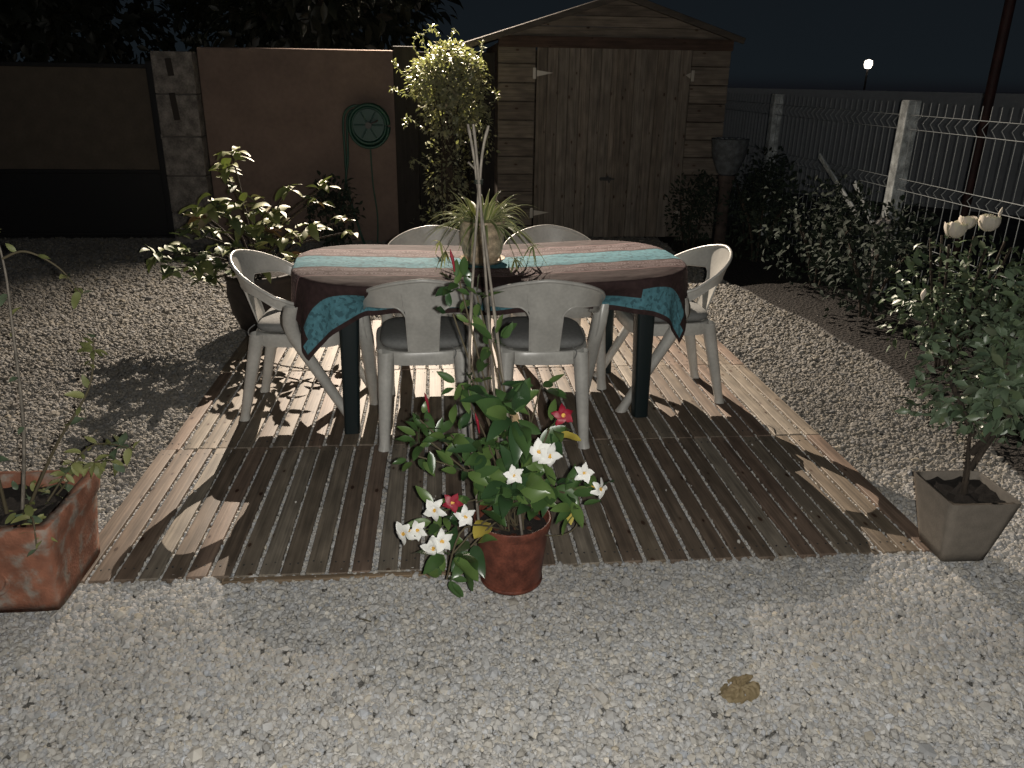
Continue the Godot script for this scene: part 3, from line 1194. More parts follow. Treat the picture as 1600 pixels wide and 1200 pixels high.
# flowers: x, y, z, red?, face x, face y
const FLOWERS := [
	[0.265, 0.580, -1.980, 0, -0.20, 0.30],
	[0.293, 0.570, -1.970, 0, 0.20, 0.20],
	[0.193, 0.518, -1.960, 0, 0.00, 0.30],
	[0.385, 0.534, -1.930, 0, 0.20, 0.50],
	[0.431, 0.488, -1.920, 0, 0.90, 0.10],
	[0.056, 0.408, -1.930, 0, 0.15, 0.20],
	[-0.010, 0.349, -1.900, 0, 0.00, 0.30],
	[-0.030, 0.420, -1.950, 0, -0.50, 0.30],
	[-0.116, 0.361, -1.930, 0, -0.90, 0.15],
	[-0.077, 0.362, -1.940, 0, -0.40, 0.50],
	[-0.035, 0.316, -1.920, 0, -0.20, -0.20],
	[0.021, 0.448, -1.940, 1, 0.00, 0.30],
	[0.331, 0.679, -2.000, 1, 0.10, 0.40]
]
const BUDS := [
	[-0.047, 0.641, -2.200],
	[0.100, 0.606, -2.120],
	[0.034, 1.070, -2.200]
]
const BUSH_TUFTS := [
	[-1.250, 1.100, -5.100, 9, 0.085, 0.030, 1],
	[-1.299, 0.995, -5.100, 7, 0.085, 0.030, 1],
	[-1.254, 0.913, -5.080, 5, 0.080, 0.030, 0],
	[-0.907, 0.910, -5.000, 8, 0.080, 0.020, 1],
	[-0.704, 0.918, -5.000, 9, 0.075, 0.025, 1],
	[-0.748, 0.841, -5.000, 6, 0.070, 0.025, 0],
	[-0.602, 0.714, -5.000, 6, 0.070, 0.030, 0],
	[-0.572, 0.637, -5.050, 4, 0.060, 0.020, 0],
	[-0.772, 0.683, -4.950, 9, 0.080, 0.035, 0],
	[-1.353, 0.810, -5.050, 12, 0.095, 0.050, 0],
	[-1.171, 0.802, -5.000, 14, 0.095, 0.050, 0],
	[-1.039, 0.755, -4.980, 13, 0.095, 0.050, 0],
	[-1.230, 0.683, -4.950, 15, 0.095, 0.060, 0],
	[-1.058, 0.648, -4.930, 14, 0.095, 0.050, 0],
	[-1.411, 0.694, -5.000, 13, 0.095, 0.060, 0],
	[-0.909, 0.608, -4.930, 12, 0.090, 0.050, 0],
	[-1.137, 0.556, -4.900, 13, 0.095, 0.050, 0],
	[-1.040, 0.668, -5.150, 8, 0.090, 0.050, 0],
	[-1.321, 0.546, -4.950, 12, 0.090, 0.050, -1],
	[-1.513, 0.635, -5.000, 11, 0.085, 0.050, -1],
	[-1.586, 0.517, -5.000, 13, 0.085, 0.050, -1],
	[-1.721, 0.506, -5.000, 11, 0.080, 0.040, -1],
	[-1.444, 0.468, -4.950, 13, 0.090, 0.050, -1],
	[-1.566, 0.408, -4.950, 9, 0.085, 0.050, -1],
	[-1.320, 0.404, -4.880, 9, 0.085, 0.050, -1],
	[-1.675, 0.417, -5.000, 6, 0.080, 0.040, -1],
	[-1.436, 0.359, -4.900, 6, 0.090, 0.030, -1],
	[-1.132, 0.418, -4.900, 7, 0.080, 0.040, 0],
	[-0.924, 0.466, -4.950, 8, 0.080, 0.040, 0],
	[-1.488, 0.755, -5.100, 8, 0.085, 0.040, 0]
]


# ---------------------------------------------------------------- planters left and right
func square_pot(top_half: float, base_half: float, h: float, rim: float, thick: float, curve: float) -> MB:
	var b := MB.new()
	var rows := []
	var prof := [[0.0, 0.0]]
	for k in 7:
		var g := k / 6.0
		prof.append([lerpf(base_half, top_half, pow(g, curve)), lerpf(0.0, h - rim, g)])
	if rim > 0:
		prof.append([top_half + 0.008, h - rim + 0.003])
		prof.append([top_half + 0.012, h - rim * 0.5])
		prof.append([top_half + 0.010, h - 0.006])
	prof.append([top_half + (0.004 if rim > 0 else 0.0), h])
	prof.append([top_half - thick, h])
	prof.append([top_half - thick - 0.004, h - 0.05])
	for p in prof:
		var ring := []
		for k in 48:
			var a := TAU * k / 48 + 0.0
			var ca := cos(a)
			var sa := sin(a)
			var m := pow(pow(absf(ca), 26.0) + pow(absf(sa), 26.0), -1.0 / 26.0)
			ring.append(Vector3(ca * m * p[0], p[1], -sa * m * p[0]))
		rows.append(ring)
	b.grid(rows, false, true)
	return b


func soil_patch(half: float, y: float) -> MB:
	var b := MB.new()
	var rows := []
	for r in 9:
		var line := []
		for k in 9:
			line.append(Vector3(lerpf(-half, half, k / 8.0), y + 0.012 * sin(k * 2.1 + r) * sin(r * 1.7), lerpf(half, -half, r / 8.0)))
		rows.append(line)
	b.grid(rows)
	return b


func make_left_planter() -> void:
	rng.seed = 121
	var at := Vector3(-1.352, 0.0, -2.30)
	var t := thing("terracotta_planter", "weathered square terracotta planter with tall bare shoots at the left edge", "planter", at)
	part(t, "pot", square_pot(0.186, 0.165, 0.305, 0.07, 0.022, 1.3), M.clay)
	var b := MB.new()
	for p in [[0.058, 0.009], [0.034, 0.007]]:   # raised rings on the front
		var ring := []
		for k in 25:
			var a := TAU * k / 24
			ring.append(Vector3(-0.02 + p[0] * cos(a), 0.12 + p[0] * 0.9 * sin(a), 0.168))
		b.tube(ring, p[1], 6, false)
	part(t, "relief", b, M.clay)
	part(t, "soil", soil_patch(0.168, 0.262), M.pot_soil)
	var sets := [leaf_meshes(M.bush[0], 1.0, 0.42), leaf_meshes(M.bush[1], 1.0, 0.42), leaf_meshes(M.rose_leaf, 1.0, 0.5)]
	# long thin shoots: points relative to the planter
	var shoots := [
		[Vector3(0.03, 0.26, 0.0), Vector3(0.09, 0.55, 0.0), Vector3(0.12, 0.85, 0.0), Vector3(0.135, 1.05, 0.0), Vector3(0.12, 1.23, 0.0)],
		[Vector3(0.05, 0.26, 0.02), Vector3(0.17, 0.48, 0.0), Vector3(0.30, 0.67, 0.0), Vector3(0.33, 0.82, -0.02)],
		[Vector3(0.0, 0.26, 0.03), Vector3(0.01, 0.5, 0.05), Vector3(-0.01, 0.75, 0.03)],
		[Vector3(0.135, 1.06, 0.0), Vector3(0.20, 1.08, 0.0), Vector3(0.27, 1.03, -0.02), Vector3(0.32, 0.95, -0.02)],
		[Vector3(-0.05, 0.26, 0.0), Vector3(-0.06, 0.6, 0.0), Vector3(-0.08, 0.9, 0.0)],
		[Vector3(0.10, 0.27, -0.08), Vector3(0.19, 0.36, -0.10), Vector3(0.29, 0.38, -0.10)],
		[Vector3(0.08, 0.27, 0.10), Vector3(0.15, 0.33, 0.17), Vector3(0.165, 0.25, 0.21)],
		[Vector3(0.09, 0.27, -0.04), Vector3(0.21, 0.42, -0.12), Vector3(0.34, 0.40, -0.14)]]
	for q in shoots.size():
		b = MB.new()
		var path := arc(shoots[q], 6)
		var rad := []
		for k in path.size():
			rad.append(lerpf(0.0062 if q < 3 else 0.004, 0.0018, float(k) / path.size()))
		b.tube(path, rad, 6)
		part(t, "stem", b, M.stem if q != 0 else M.cane)
		var n_: int = [14, 20, 8, 9, 8, 22, 10, 24][q]
		for k in n_:
			var g := 1.0 - pow(rng.randf(), 1.6) * (0.75 if q < 5 else 0.8)
			var p: Vector3 = path[mini(int(g * path.size()), path.size() - 1)]
			share(t, "leaf", sets[rng.randi() % 3][rng.randi() % 5], look(p, (rv(1.0) + Vector3(0, 0.25, 0.2)).normalized(), (Vector3.UP + rv(0.6)).normalized(), rng.randf_range(0.03, 0.062)))
	for k in 46:   # low growth over the soil
		var p := Vector3(rng.randf_range(-0.15, 0.16), rng.randf_range(0.265, 0.315), rng.randf_range(-0.15, 0.16))
		share(t, "leaf", sets[rng.randi() % 3][rng.randi() % 5], look(p, rv(1.0), (Vector3.UP + rv(0.5)).normalized(), rng.randf_range(0.025, 0.05)))


func cloud_leaves(b: MB, centre: Vector3, radii: Vector3, count: int, size: float, shell := 0.55, tone := 0.35) -> void:
	var clump := noise(rng.randi() % 1000, 2.6, 2)
	var made := 0
	var tries := 0
	while made < count and tries < count * 12:
		tries += 1
		var d := rv(1.0)
		if d.length() > 1.0 or d.length() < 0.05:
			continue
		var r := pow(rng.randf(), 1.0 - shell)
		d = d.normalized() * r
		var p := centre + d * radii * (1.0 + 0.25 * clump.get_noise_3dv(d * 1.4))
		if clump.get_noise_3dv(p * 1.6) < -0.16 and rng.randf() < 0.85:
			continue
		var out := (d * radii).normalized()
		var s := size * rng.randf_range(0.6, 1.3)
		var g := 1.0 + tone * rng.randfn(0, 0.6)
		b.col = Color(g * rng.randf_range(0.9, 1.15), g, g * rng.randf_range(0.8, 1.1)).clamp(Color(0.3, 0.3, 0.3), Color(2.2, 2.2, 2.0))
		b.blade(look(p, (out + rv(0.9)).normalized(), (out + Vector3.UP + rv(0.8)).normalized()), s, s * rng.randf_range(0.38, 0.55), rng.randf_range(0.0, 0.5), rng.randf_range(0.1, 0.5), 3)
		made += 1


func make_right_planter() -> void:
	rng.seed = 131
	var t := thing("taupe_planter", "tapered square taupe planter with a leafy shrub at the right edge", "planter", Vector3(1.800, 0.0, -2.285), -0.02)
	part(t, "pot", square_pot(0.124, 0.076, 0.252, 0.0, 0.012, 1.0), M.taupe)
	part(t, "soil", soil_patch(0.115, 0.226), M.pot_soil)
	var b := MB.new()
	for q in [[Vector3(0, 0.22, 0), Vector3(-0.01, 0.32, 0), Vector3(-0.02, 0.42, -0.01), Vector3(-0.05, 0.62, 0.0)], [Vector3(0.0, 0.32, 0), Vector3(0.05, 0.44, 0.0), Vector3(0.12, 0.60, 0.02)], [Vector3(-0.01, 0.38, 0), Vector3(0.03, 0.52, 0.03), Vector3(0.02, 0.75, 0.02)], [Vector3(-0.02, 0.45, 0), Vector3(-0.10, 0.58, 0.0), Vector3(-0.16, 0.66, 0.02)]]:
		b.tube(arc(q, 5), [0.012, 0.012, 0.011, 0.011, 0.010, 0.010, 0.009, 0.008, 0.008, 0.007, 0.006, 0.006, 0.005, 0.005, 0.004, 0.004].slice(0, (q.size() - 1) * 5 + 1), 7)
	part(t, "trunk", b, M.bark)
	b = MB.new()
	cloud_leaves(b, Vector3(0.03, 0.66, 0.0), Vector3(0.25, 0.24, 0.22), 720, 0.050, 0.5)
	cloud_leaves(b, Vector3(0.12, 0.84, 0.02), Vector3(0.22, 0.22, 0.20), 460, 0.046, 0.5)
	cloud_leaves(b, Vector3(-0.14, 0.58, 0.02), Vector3(0.14, 0.10, 0.12), 130, 0.046, 0.4)
	part(t, "foliage", b, M.rose_leaf, true)


func make_rose_bush() -> void:
	rng.seed = 141
	var t := thing("rose_bush", "bush with pale white roses at its top in the bed at right", "rose bush", Vector3(2.90, GROUND, -4.10))
	var b := MB.new()
	for k in 7:
		var a := TAU * k / 7
		b.tube(arc([Vector3(0.03 * cos(a), 0.02, 0.03 * sin(a)), Vector3(0.12 * cos(a), 0.4, 0.12 * sin(a)), Vector3(0.2 * cos(a), 0.78, 0.2 * sin(a))], 4), 0.007, 6)
	part(t, "stems", b, M.bark)
	b = MB.new()
	cloud_leaves(b, Vector3(0.05, 0.46, 0.0), Vector3(0.46, 0.36, 0.42), 1100, 0.055, 0.5)
	cloud_leaves(b, Vector3(-0.22, 0.44, 0.1), Vector3(0.20, 0.10, 0.2), 120, 0.055, 0.4)
	part(t, "foliage", b, M.rose_leaf, true)
	for q in [[Vector3(-0.105, 0.85, 0.0), 0.095], [Vector3(-0.03, 0.885, -0.02), 0.075], [Vector3(0.085, 0.885, 0.0), 0.095]]:
		var f := Node3D.new()
		f.position = q[0]
		put(t, f, "rose")
		for k in 20:
			var ring := 0 if k < 4 else (1 if k < 11 else 2)
			var a := k * 2.4 + rng.randf_range(-0.2, 0.2)
			var rad: float = q[1] * 0.5 * [0.45, 0.72, 1.0][ring] * rng.randf_range(0.86, 1.12)
			var high: float = [1.35, 1.0, 0.62][ring] + rng.randf_range(-0.12, 0.12)
			var pm := MB.new()
			var rows := []
			for i in 5:
				var line := []
				for j in 5:
					var f1 := lerpf(-1.3, high, i / 4.0)
					var g1 := a + (j - 2) * 0.34 * (1.0 - 0.25 * absf(i - 2.0) / 2.0)
					var rr := rad * (1.0 + 0.34 * pow(i / 4.0, 3.0) + 0.05 * sin(j * 2.2 + k))
					line.append(Vector3(cos(g1) * cos(f1), sin(f1) - 0.05 * absf(j - 2) * (i / 4.0), sin(g1) * cos(f1)) * rr)
				rows.append(line)
			pm.grid(rows, false, false, true)
			part(f, "petal", pm, M.rose_petal)
	for q in [[Vector3(-0.31, 0.52, 0.15), 0.03], [Vector3(0.14, 0.93, -0.01), 0.02]]:
		b = MB.new()
		b.tube([q[0] - Vector3(0, 0.03, 0), q[0], q[0] + Vector3(0.004, 0.018, 0), q[0] + Vector3(0.006, 0.036, 0)], [0.004, q[1] * 0.45, q[1] * 0.42, 0.002], 9)
		part(t, "rose_bud", b, M.rose_petal)


func make_shrubs() -> void:
	rng.seed = 151
	var spots := [
		[Vector3(2.98, 0, -5.15), Vector3(0.42, 0.40, 0.45), 0.44, 0.055, "dark leafy shrub in the bed behind the rose bush"],
		[Vector3(3.02, 0, -6.05), Vector3(0.45, 0.42, 0.48), 0.46, 0.055, "dark leafy shrub in the bed before the first wide fence post"],
		[Vector3(2.88, 0, -6.95), Vector3(0.42, 0.44, 0.48), 0.48, 0.05, "dark leafy shrub in the bed beside the pedestal bowl"],
		[Vector3(3.15, 0, -7.9), Vector3(0.38, 0.45, 0.45), 0.52, 0.05, "dark leafy shrub in the far corner of the bed by the fence"],
		[Vector3(2.42, 0, -7.55), Vector3(0.26, 0.38, 0.26), 0.42, 0.045, "dark slender shrub at the right corner of the shed"],
		[Vector3(2.72, 0, -3.25), Vector3(0.30, 0.20, 0.34), 0.20, 0.05, "low green plant at the edge of the bed behind the taupe planter"],
		[Vector3(3.35, 0, -3.2), Vector3(0.32, 0.42, 0.45), 0.46, 0.05, "leafy shrub by the fence at the right edge of the picture"]]
	for k in spots.size():
		var q = spots[k]
		var t := thing("shrub", q[4], "shrub", q[0] + Vector3(0, GROUND, 0), 0.0, "shrubs in the bed along the fence")
		var b := MB.new()
		for j in 6:
			var a := TAU * j / 6 + k
			b.tube(arc([Vector3(0.03 * cos(a), 0.0, 0.03 * sin(a)), Vector3(0.1 * cos(a), q[2] * 0.7, 0.1 * sin(a)), Vector3(q[1].x * 0.5 * cos(a), q[2] * 1.2, q[1].z * 0.5 * sin(a))], 4), 0.008, 5)
		part(t, "stems", b, M.bark)
		b = MB.new()
		cloud_leaves(b, Vector3(0, q[2], 0), q[1], 900 if k < 5 else 520, q[3], 0.45)
		cloud_leaves(b, Vector3(0.1, q[2] + q[1].y * 0.5, 0.05), q[1] * 0.55, 220, q[3], 0.45)
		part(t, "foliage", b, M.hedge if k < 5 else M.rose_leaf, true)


func make_bush() -> void:
	rng.seed = 161
	var at := Vector3(-1.16, 0.0, -5.12)
	var t := thing("potted_bush", "broad-leaved bush in a big dark pot behind the left chair", "potted plant", at)
	var b := MB.new()
	b.lathe([Vector2(0.001, 0.0), Vector2(0.135, 0.0), Vector2(0.15, 0.01), Vector2(0.195, 0.12), Vector2(0.215, 0.24), Vector2(0.208, 0.32), Vector2(0.216, 0.335), Vector2(0.216, 0.365), Vector2(0.20, 0.37), Vector2(0.19, 0.33), Vector2(0.001, 0.32)], 44)
	part(t, "pot", b, M.dark_pot)
	b = MB.new()
	b.lathe([Vector2(0.19, 0.335), Vector2(0.1, 0.345), Vector2(0.001, 0.342)], 30)
	part(t, "soil", b, M.pot_soil)
	var sets := []
	for m in M.bush:
		sets.append(leaf_meshes(m, 1.0, 0.5, 4, 0.85))
	var made := 0
	for q in BUSH_TUFTS:
		var c := Vector3(q[0], q[1], q[2]) - at
		b = MB.new()
		var from := Vector3(rng.randf_range(-0.07, 0.07), 0.34, rng.randf_range(-0.06, 0.06))
		var mid := from.lerp(c, 0.5) + Vector3(-c.x * 0.12, 0.05, 0)
		b.tube(arc([from, mid, c], 5), 0.0055, 6)
		part(t, "stem", b, M.bark)
		for k in int(q[3]):
			var a := k * 2.4 + rng.randf_range(-0.4, 0.4)
			var up := rng.randf_range(-0.35, 0.75)
			var d := (Vector3(cos(a), up, sin(a)) + Vector3(0, 0, 0.15)).normalized()
			var off := rv(q[5])
			var dry := rng.randf()
			var kind: int
			if q[6] > 0.5:
				kind = 1 if dry < 0.75 else 0
			elif q[6] < -0.5:
				kind = 2 if dry < 0.75 else 0
			else:
				kind = 0 if dry < 0.42 else (1 if dry < 0.66 else (2 if dry < 0.86 else (3 if dry < 0.91 else 4)))
			share(t, "leaf", sets[kind][rng.randi() % 4], look(c + off, d, (Vector3.UP + rv(0.45)).normalized(), q[4] * rng.randf_range(0.85, 1.55)))
			made += 1
	# a dark, low plant between the bush and the wall
	rng.seed = 162
	var s := thing("shrub", "dark rounded shrub against the ochre wall behind the potted bush", "shrub", Vector3(-1.02, GROUND, -7.78))
	b = MB.new()
	for k in 5:
		b.tube(arc([Vector3(0.02 * k - 0.04, 0, 0), Vector3(0.06 * k - 0.12, 0.3, 0.02), Vector3(0.1 * k - 0.2, 0.5, 0)], 3), 0.007, 5)
	part(s, "stems", b, M.bark)
	b = MB.new()
	cloud_leaves(b, Vector3(0, 0.36, 0), Vector3(0.27, 0.34, 0.2), 700, 0.06, 0.45)
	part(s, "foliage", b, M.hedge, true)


# ---------------------------------------------------------------- back of the yard
func make_wall() -> void:
	var t := thing("garden_wall", "ochre rendered garden wall behind the potted bush", "wall")
	var b := MB.new()
	b.cbox(Vector3(1.80, 1.81, 0.2), 0.012, Transform3D(Basis.IDENTITY, Vector3(-1.31, 0.875, -8.22)))
	part(t, "wall_face", b, M.render)
	var p := thing("gate_pillar", "grey concrete block pillar between the gate and the ochre wall", "pillar")
	var joints := [GROUND, 0.29, 0.635, 0.995, 1.37, 1.74]
	for k in 5:
		b = MB.new()
		b.cbox(Vector3(0.37, joints[k + 1] - joints[k] - 0.008, 0.37), 0.008, Transform3D(Basis.IDENTITY, Vector3(-2.405, (joints[k] + joints[k + 1]) / 2, -8.19)))
		part(p, "block", b, M.block)
	b = MB.new()
	b.cbox(Vector3(0.352, 1.75, 0.352), 0.004, Transform3D(Basis.IDENTITY, Vector3(-2.405, 0.855, -8.19)))
	part(p, "mortar", b, M.mortar)
	for q in [[1.60, 0.15], [1.26, 0.24]]:   # two dark slots on its face
		b = MB.new()
		b.cbox(Vector3(0.055, q[1], 0.012), 0.002, Transform3D(Basis(Vector3.BACK, 0.08), Vector3(-2.43, q[0], -8.003)))
		part(p, "metal_plate", b, M.hole)
	var g := thing("driveway_gate", "wide dark metal gate with a brown upper panel at the left", "gate")
	b = MB.new()
	b.cbox(Vector3(3.6, 0.94, 0.03), 0.004, Transform3D(Basis.IDENTITY, Vector3(-4.52, 1.125, -8.26)))
	part(g, "upper_panel", b, M.gate_top)
	b = MB.new()
	b.cbox(Vector3(3.6, 0.62, 0.03), 0.004, Transform3D(Basis.IDENTITY, Vector3(-4.52, 0.335, -8.255)))
	part(g, "lower_panel", b, M.black)
	b = MB.new()
	for q in [[-2.68, 0.84, 0.07, 1.62], [-6.3, 0.84, 0.07, 1.62]]:
		b.cbox(Vector3(q[2], q[3], 0.06), 0.004, Transform3D(Basis.IDENTITY, Vector3(q[0], q[1], -8.25)))
	for y in [0.04, 0.645, 1.605]:
		b.cbox(Vector3(3.55, 0.04, 0.05), 0.004, Transform3D(Basis.IDENTITY, Vector3(-4.49, y, -8.25)))
	part(g, "frame", b, M.black)
	b = MB.new()
	b.cbox(Vector3(0.02, 0.05, 0.03), 0.004, Transform3D(Basis.IDENTITY, Vector3(-2.64, 0.98, -8.20)))
	part(g, "latch", b, M.steel)
	# a dark post at the end of the wall and a dark boarded panel that closes the gap to the shed
	p = thing("wall_post", "dark timber post at the right end of the ochre wall", "post")
	b = MB.new()
	b.cbox(Vector3(0.22, 1.84, 0.16), 0.008, Transform3D(Basis.IDENTITY, Vector3(-0.30, 0.892, -8.02)))
	part(p, "post", b, M.post_wood)
	p = thing("board_fence", "dark board fence behind the vine, between post and shed", "fence")
	for k in 6:
		b = MB.new()
		b.cbox(Vector3(0.119, 1.80 + 0.01 * (k % 2), 0.022), 0.004, Transform3D(Basis.IDENTITY, Vector3(-0.13 + 0.124 * k, 0.872, -8.14)))
		part(p, "board", b, M.post_wood)
	# the lamp behind the wall: a tall pole with an arm, a head and a cut-off visor
	var aim := (Vector3(0.2, 0.0, -4.2) - LAMP).normalized()
	var f := thing("hooded_lamp", "hooded lamp on a tall pole behind the garden wall, lighting the table", "street lamp")
	b = MB.new()
	b.tube([Vector3(-1.75, GROUND, -10.0), Vector3(-1.75, 4.25, -10.0)], 0.045, 10)
	b.tube(arc([Vector3(-1.75, 4.20, -10.0), Vector3(-1.6, 4.32, -9.95), Vector3(-1.0, 4.34, -9.80), Vector3(-0.50, 4.24, -9.72)], 5), 0.028, 8)
	part(f, "lamp_pole", b, M.dark_steel)
	var at := look(LAMP, -aim)
	b = MB.new()
	b.cbox(Vector3(0.30, 0.22, 0.06), 0.01, at * Transform3D(Basis.IDENTITY, Vector3(0, 0, 0.04)))
	for k in 9:
		b.cbox(Vector3(0.007, 0.19, 0.03), 0.001, at * Transform3D(Basis.IDENTITY, Vector3(-0.12 + 0.03 * k, 0, 0.083)))
	part(f, "housing", b, M.dark_steel)
	b = MB.new()
	var tilt := atan2(0.118 + 0.10, 0.22)
	b.cbox(Vector3(0.50, 0.006, 0.31), 0.001, Transform3D(Basis(Vector3.RIGHT, tilt), LAMP + Vector3(0, -0.013, 0.11)))
	part(f, "visor", b, M.dark_steel)
	b = MB.new()
	b.cbox(Vector3(0.10, 0.08, 0.006), 0.001, at * Transform3D(Basis.IDENTITY, Vector3(0, 0, 0.005)))
	part(f, "lamp_glass", b, M.lamp_glass)


func make_hose() -> void:
	rng.seed = 171
	var t := thing("hose_reel", "green hose reel hung on the ochre wall beside the post", "hose reel", Vector3(-0.655, 1.12, -8.0))
	var b := MB.new()
	for z in [-0.09, 0.085]:
		b.tube([Vector3(0, 0, z - 0.006), Vector3(0, 0, z + 0.006)], 0.145, 36)
	b.tube([Vector3(0, 0, -0.09), Vector3(0, 0, 0.085)], 0.10, 28)
	for k in 6:   # ribs of the moulded side
		var a := TAU * k / 6
		b.tube([Vector3(0.03 * cos(a), 0.03 * sin(a), 0.093), Vector3(0.135 * cos(a), 0.135 * sin(a), 0.093)], 0.008, 6)
	part(t, "flange", b, M.reel)
	b = MB.new()
	for lay in 3:
		for k in 6:
			var ring := []
			var rad := 0.125 + 0.027 * lay + rng.randf_range(-0.004, 0.004)
			for j in 33:
				var a := TAU * j / 32
				ring.append(Vector3(cos(a) * rad, sin(a) * rad - (0.012 * lay if sin(a) < 0 else 0.0), -0.072 + 0.028 * k))
			b.tube(ring, 0.0145, 7, false)
	part(t, "coiled_hose", b, M.hose)
	b = MB.new()
	b.tube([Vector3(0, 0, -0.12), Vector3(0, 0, 0.13)], 0.03, 12)
	b.tube(arc([Vector3(0, 0, 0.12), Vector3(0.06, 0.03, 0.125), Vector3(0.09, 0.045, 0.15)], 3), 0.01, 6)
	part(t, "crank", b, M.dark_steel)
	b = MB.new()
	b.tube(arc([Vector3(-0.03, 0.17, 0.05), Vector3(-0.16, 0.16, 0.06), Vector3(-0.235, 0.05, 0.05), Vector3(-0.24, -0.3, 0.04), Vector3(-0.25, -0.55, 0.04), Vector3(-0.335, -0.95, 0.06), Vector3(-0.36, -1.13, 0.12)], 8), 0.012, 8)
	b.tube(arc([Vector3(-0.12, 0.14, 0.02), Vector3(-0.20, 0.06, 0.02), Vector3(-0.215, -0.3, 0.03), Vector3(-0.24, -0.55, 0.06), Vector3(-0.15, -0.95, 0.05), Vector3(-0.09, -1.13, 0.10)], 8), 0.012, 8)
	b.tube(arc([Vector3(0.0, -0.2, 0.02), Vector3(0.01, -0.55, 0.02), Vector3(0.04, -0.85, 0.03), Vector3(0.03, -1.12, 0.05)], 8), 0.008, 7)
	part(t, "hanging_hose", b, M.hose)


func make_vine() -> void:
	rng.seed = 181
	var t := thing("climbing_vine", "climbing vine with a bright lit top beside the left corner of the shed", "climbing plant", Vector3(0.09, GROUND, -7.60))
	t.scale = Vector3(1.07, 1.035, 1.0)
	var b := MB.new()
	for k in 7:
		var a := TAU * k / 7
		b.tube(arc([Vector3(0.04 * cos(a), 0, 0.04 * sin(a)), Vector3(0.07 * cos(a + 1), 0.6, 0.07 * sin(a + 1)), Vector3(0.06 * cos(a + 2), 1.1, 0.06 * sin(a + 2)), Vector3(0.16 * cos(a + 2.5), 1.6, 0.12 * sin(a + 2.5))], 6), 0.009, 6)
	b.cbox(Vector3(0.06, 1.75, 0.06), 0.004, Transform3D(Basis.IDENTITY, Vector3(0, 0.87, 0)))
	part(t, "stems", b, M.bark)
	b = MB.new()
	cloud_leaves(b, Vector3(0.0, 1.50, 0.0), Vector3(0.34, 0.24, 0.28), 2700, 0.046, 0.55, 0.4)
	cloud_leaves(b, Vector3(0.02, 1.66, 0.0), Vector3(0.22, 0.16, 0.2), 800, 0.046, 0.5, 0.4)
	cloud_leaves(b, Vector3(0.05, 1.22, 0.0), Vector3(0.30, 0.22, 0.24), 1100, 0.044, 0.55, 0.4)
	cloud_leaves(b, Vector3(0.0, 0.75, 0.0), Vector3(0.24, 0.42, 0.2), 700, 0.042, 0.6, 0.4)
	cloud_leaves(b, Vector3(-0.06, 0.32, 0.0), Vector3(0.24, 0.24, 0.2), 260, 0.042, 0.6, 0.4)
	cloud_leaves(b, Vector3(0.28, 1.1, -0.1), Vector3(0.15, 0.3, 0.15), 160, 0.042, 0.5, 0.4)
	# loose shoots that stand out of the crown
	var shoots := [[Vector3(-0.1, 1.62, 0.05), Vector3(-0.2, 1.82, 0.05), Vector3(-0.12, 1.92, 0.05), Vector3(-0.07, 1.86, 0.05)], [Vector3(-0.15, 1.55, 0.1), Vector3(-0.27, 1.75, 0.1), Vector3(-0.24, 1.86, 0.1)], [Vector3(-0.25, 1.45, 0.1), Vector3(-0.40, 1.58, 0.1), Vector3(-0.43, 1.66, 0.1)], [Vector3(-0.25, 1.35, 0.1), Vector3(-0.40, 1.40, 0.12), Vector3(-0.46, 1.43, 0.12)], [Vector3(0.2, 1.6, 0.1), Vector3(0.28, 1.74, 0.1), Vector3(0.27, 1.80, 0.1)], [Vector3(0.3, 1.45, 0.1), Vector3(0.40, 1.40, 0.12), Vector3(0.38, 1.33, 0.12)], [Vector3(-0.2, 1.1, 0.15), Vector3(-0.34, 1.2, 0.15), Vector3(-0.36, 1.12, 0.15)], [Vector3(-0.2, 0.8, 0.15), Vector3(-0.30, 0.85, 0.15), Vector3(-0.33, 0.78, 0.15)], [Vector3(0.02, 1.7, 0.0), Vector3(0.03, 1.84, 0.05), Vector3(0.07, 1.9, 0.05)]]
	for q in shoots:
		b.col = Color(0.9, 1.0, 0.8)
		var path := arc(q, 6)
		b.tube(path, 0.0028, 5)
		for p in path:
			for j in 2:
				b.col = Color(1, 1, 1) * rng.randf_range(0.8, 1.4)
				b.blade(look(p, (rv(1) + Vector3(0, 0.2, 0.1)).normalized(), (Vector3.UP + rv(0.5)).normalized()), rng.randf_range(0.03, 0.055), rng.randf_range(0.012, 0.02), 0.3, 0.3, 3)
	part(t, "foliage", b, M.vine, true)


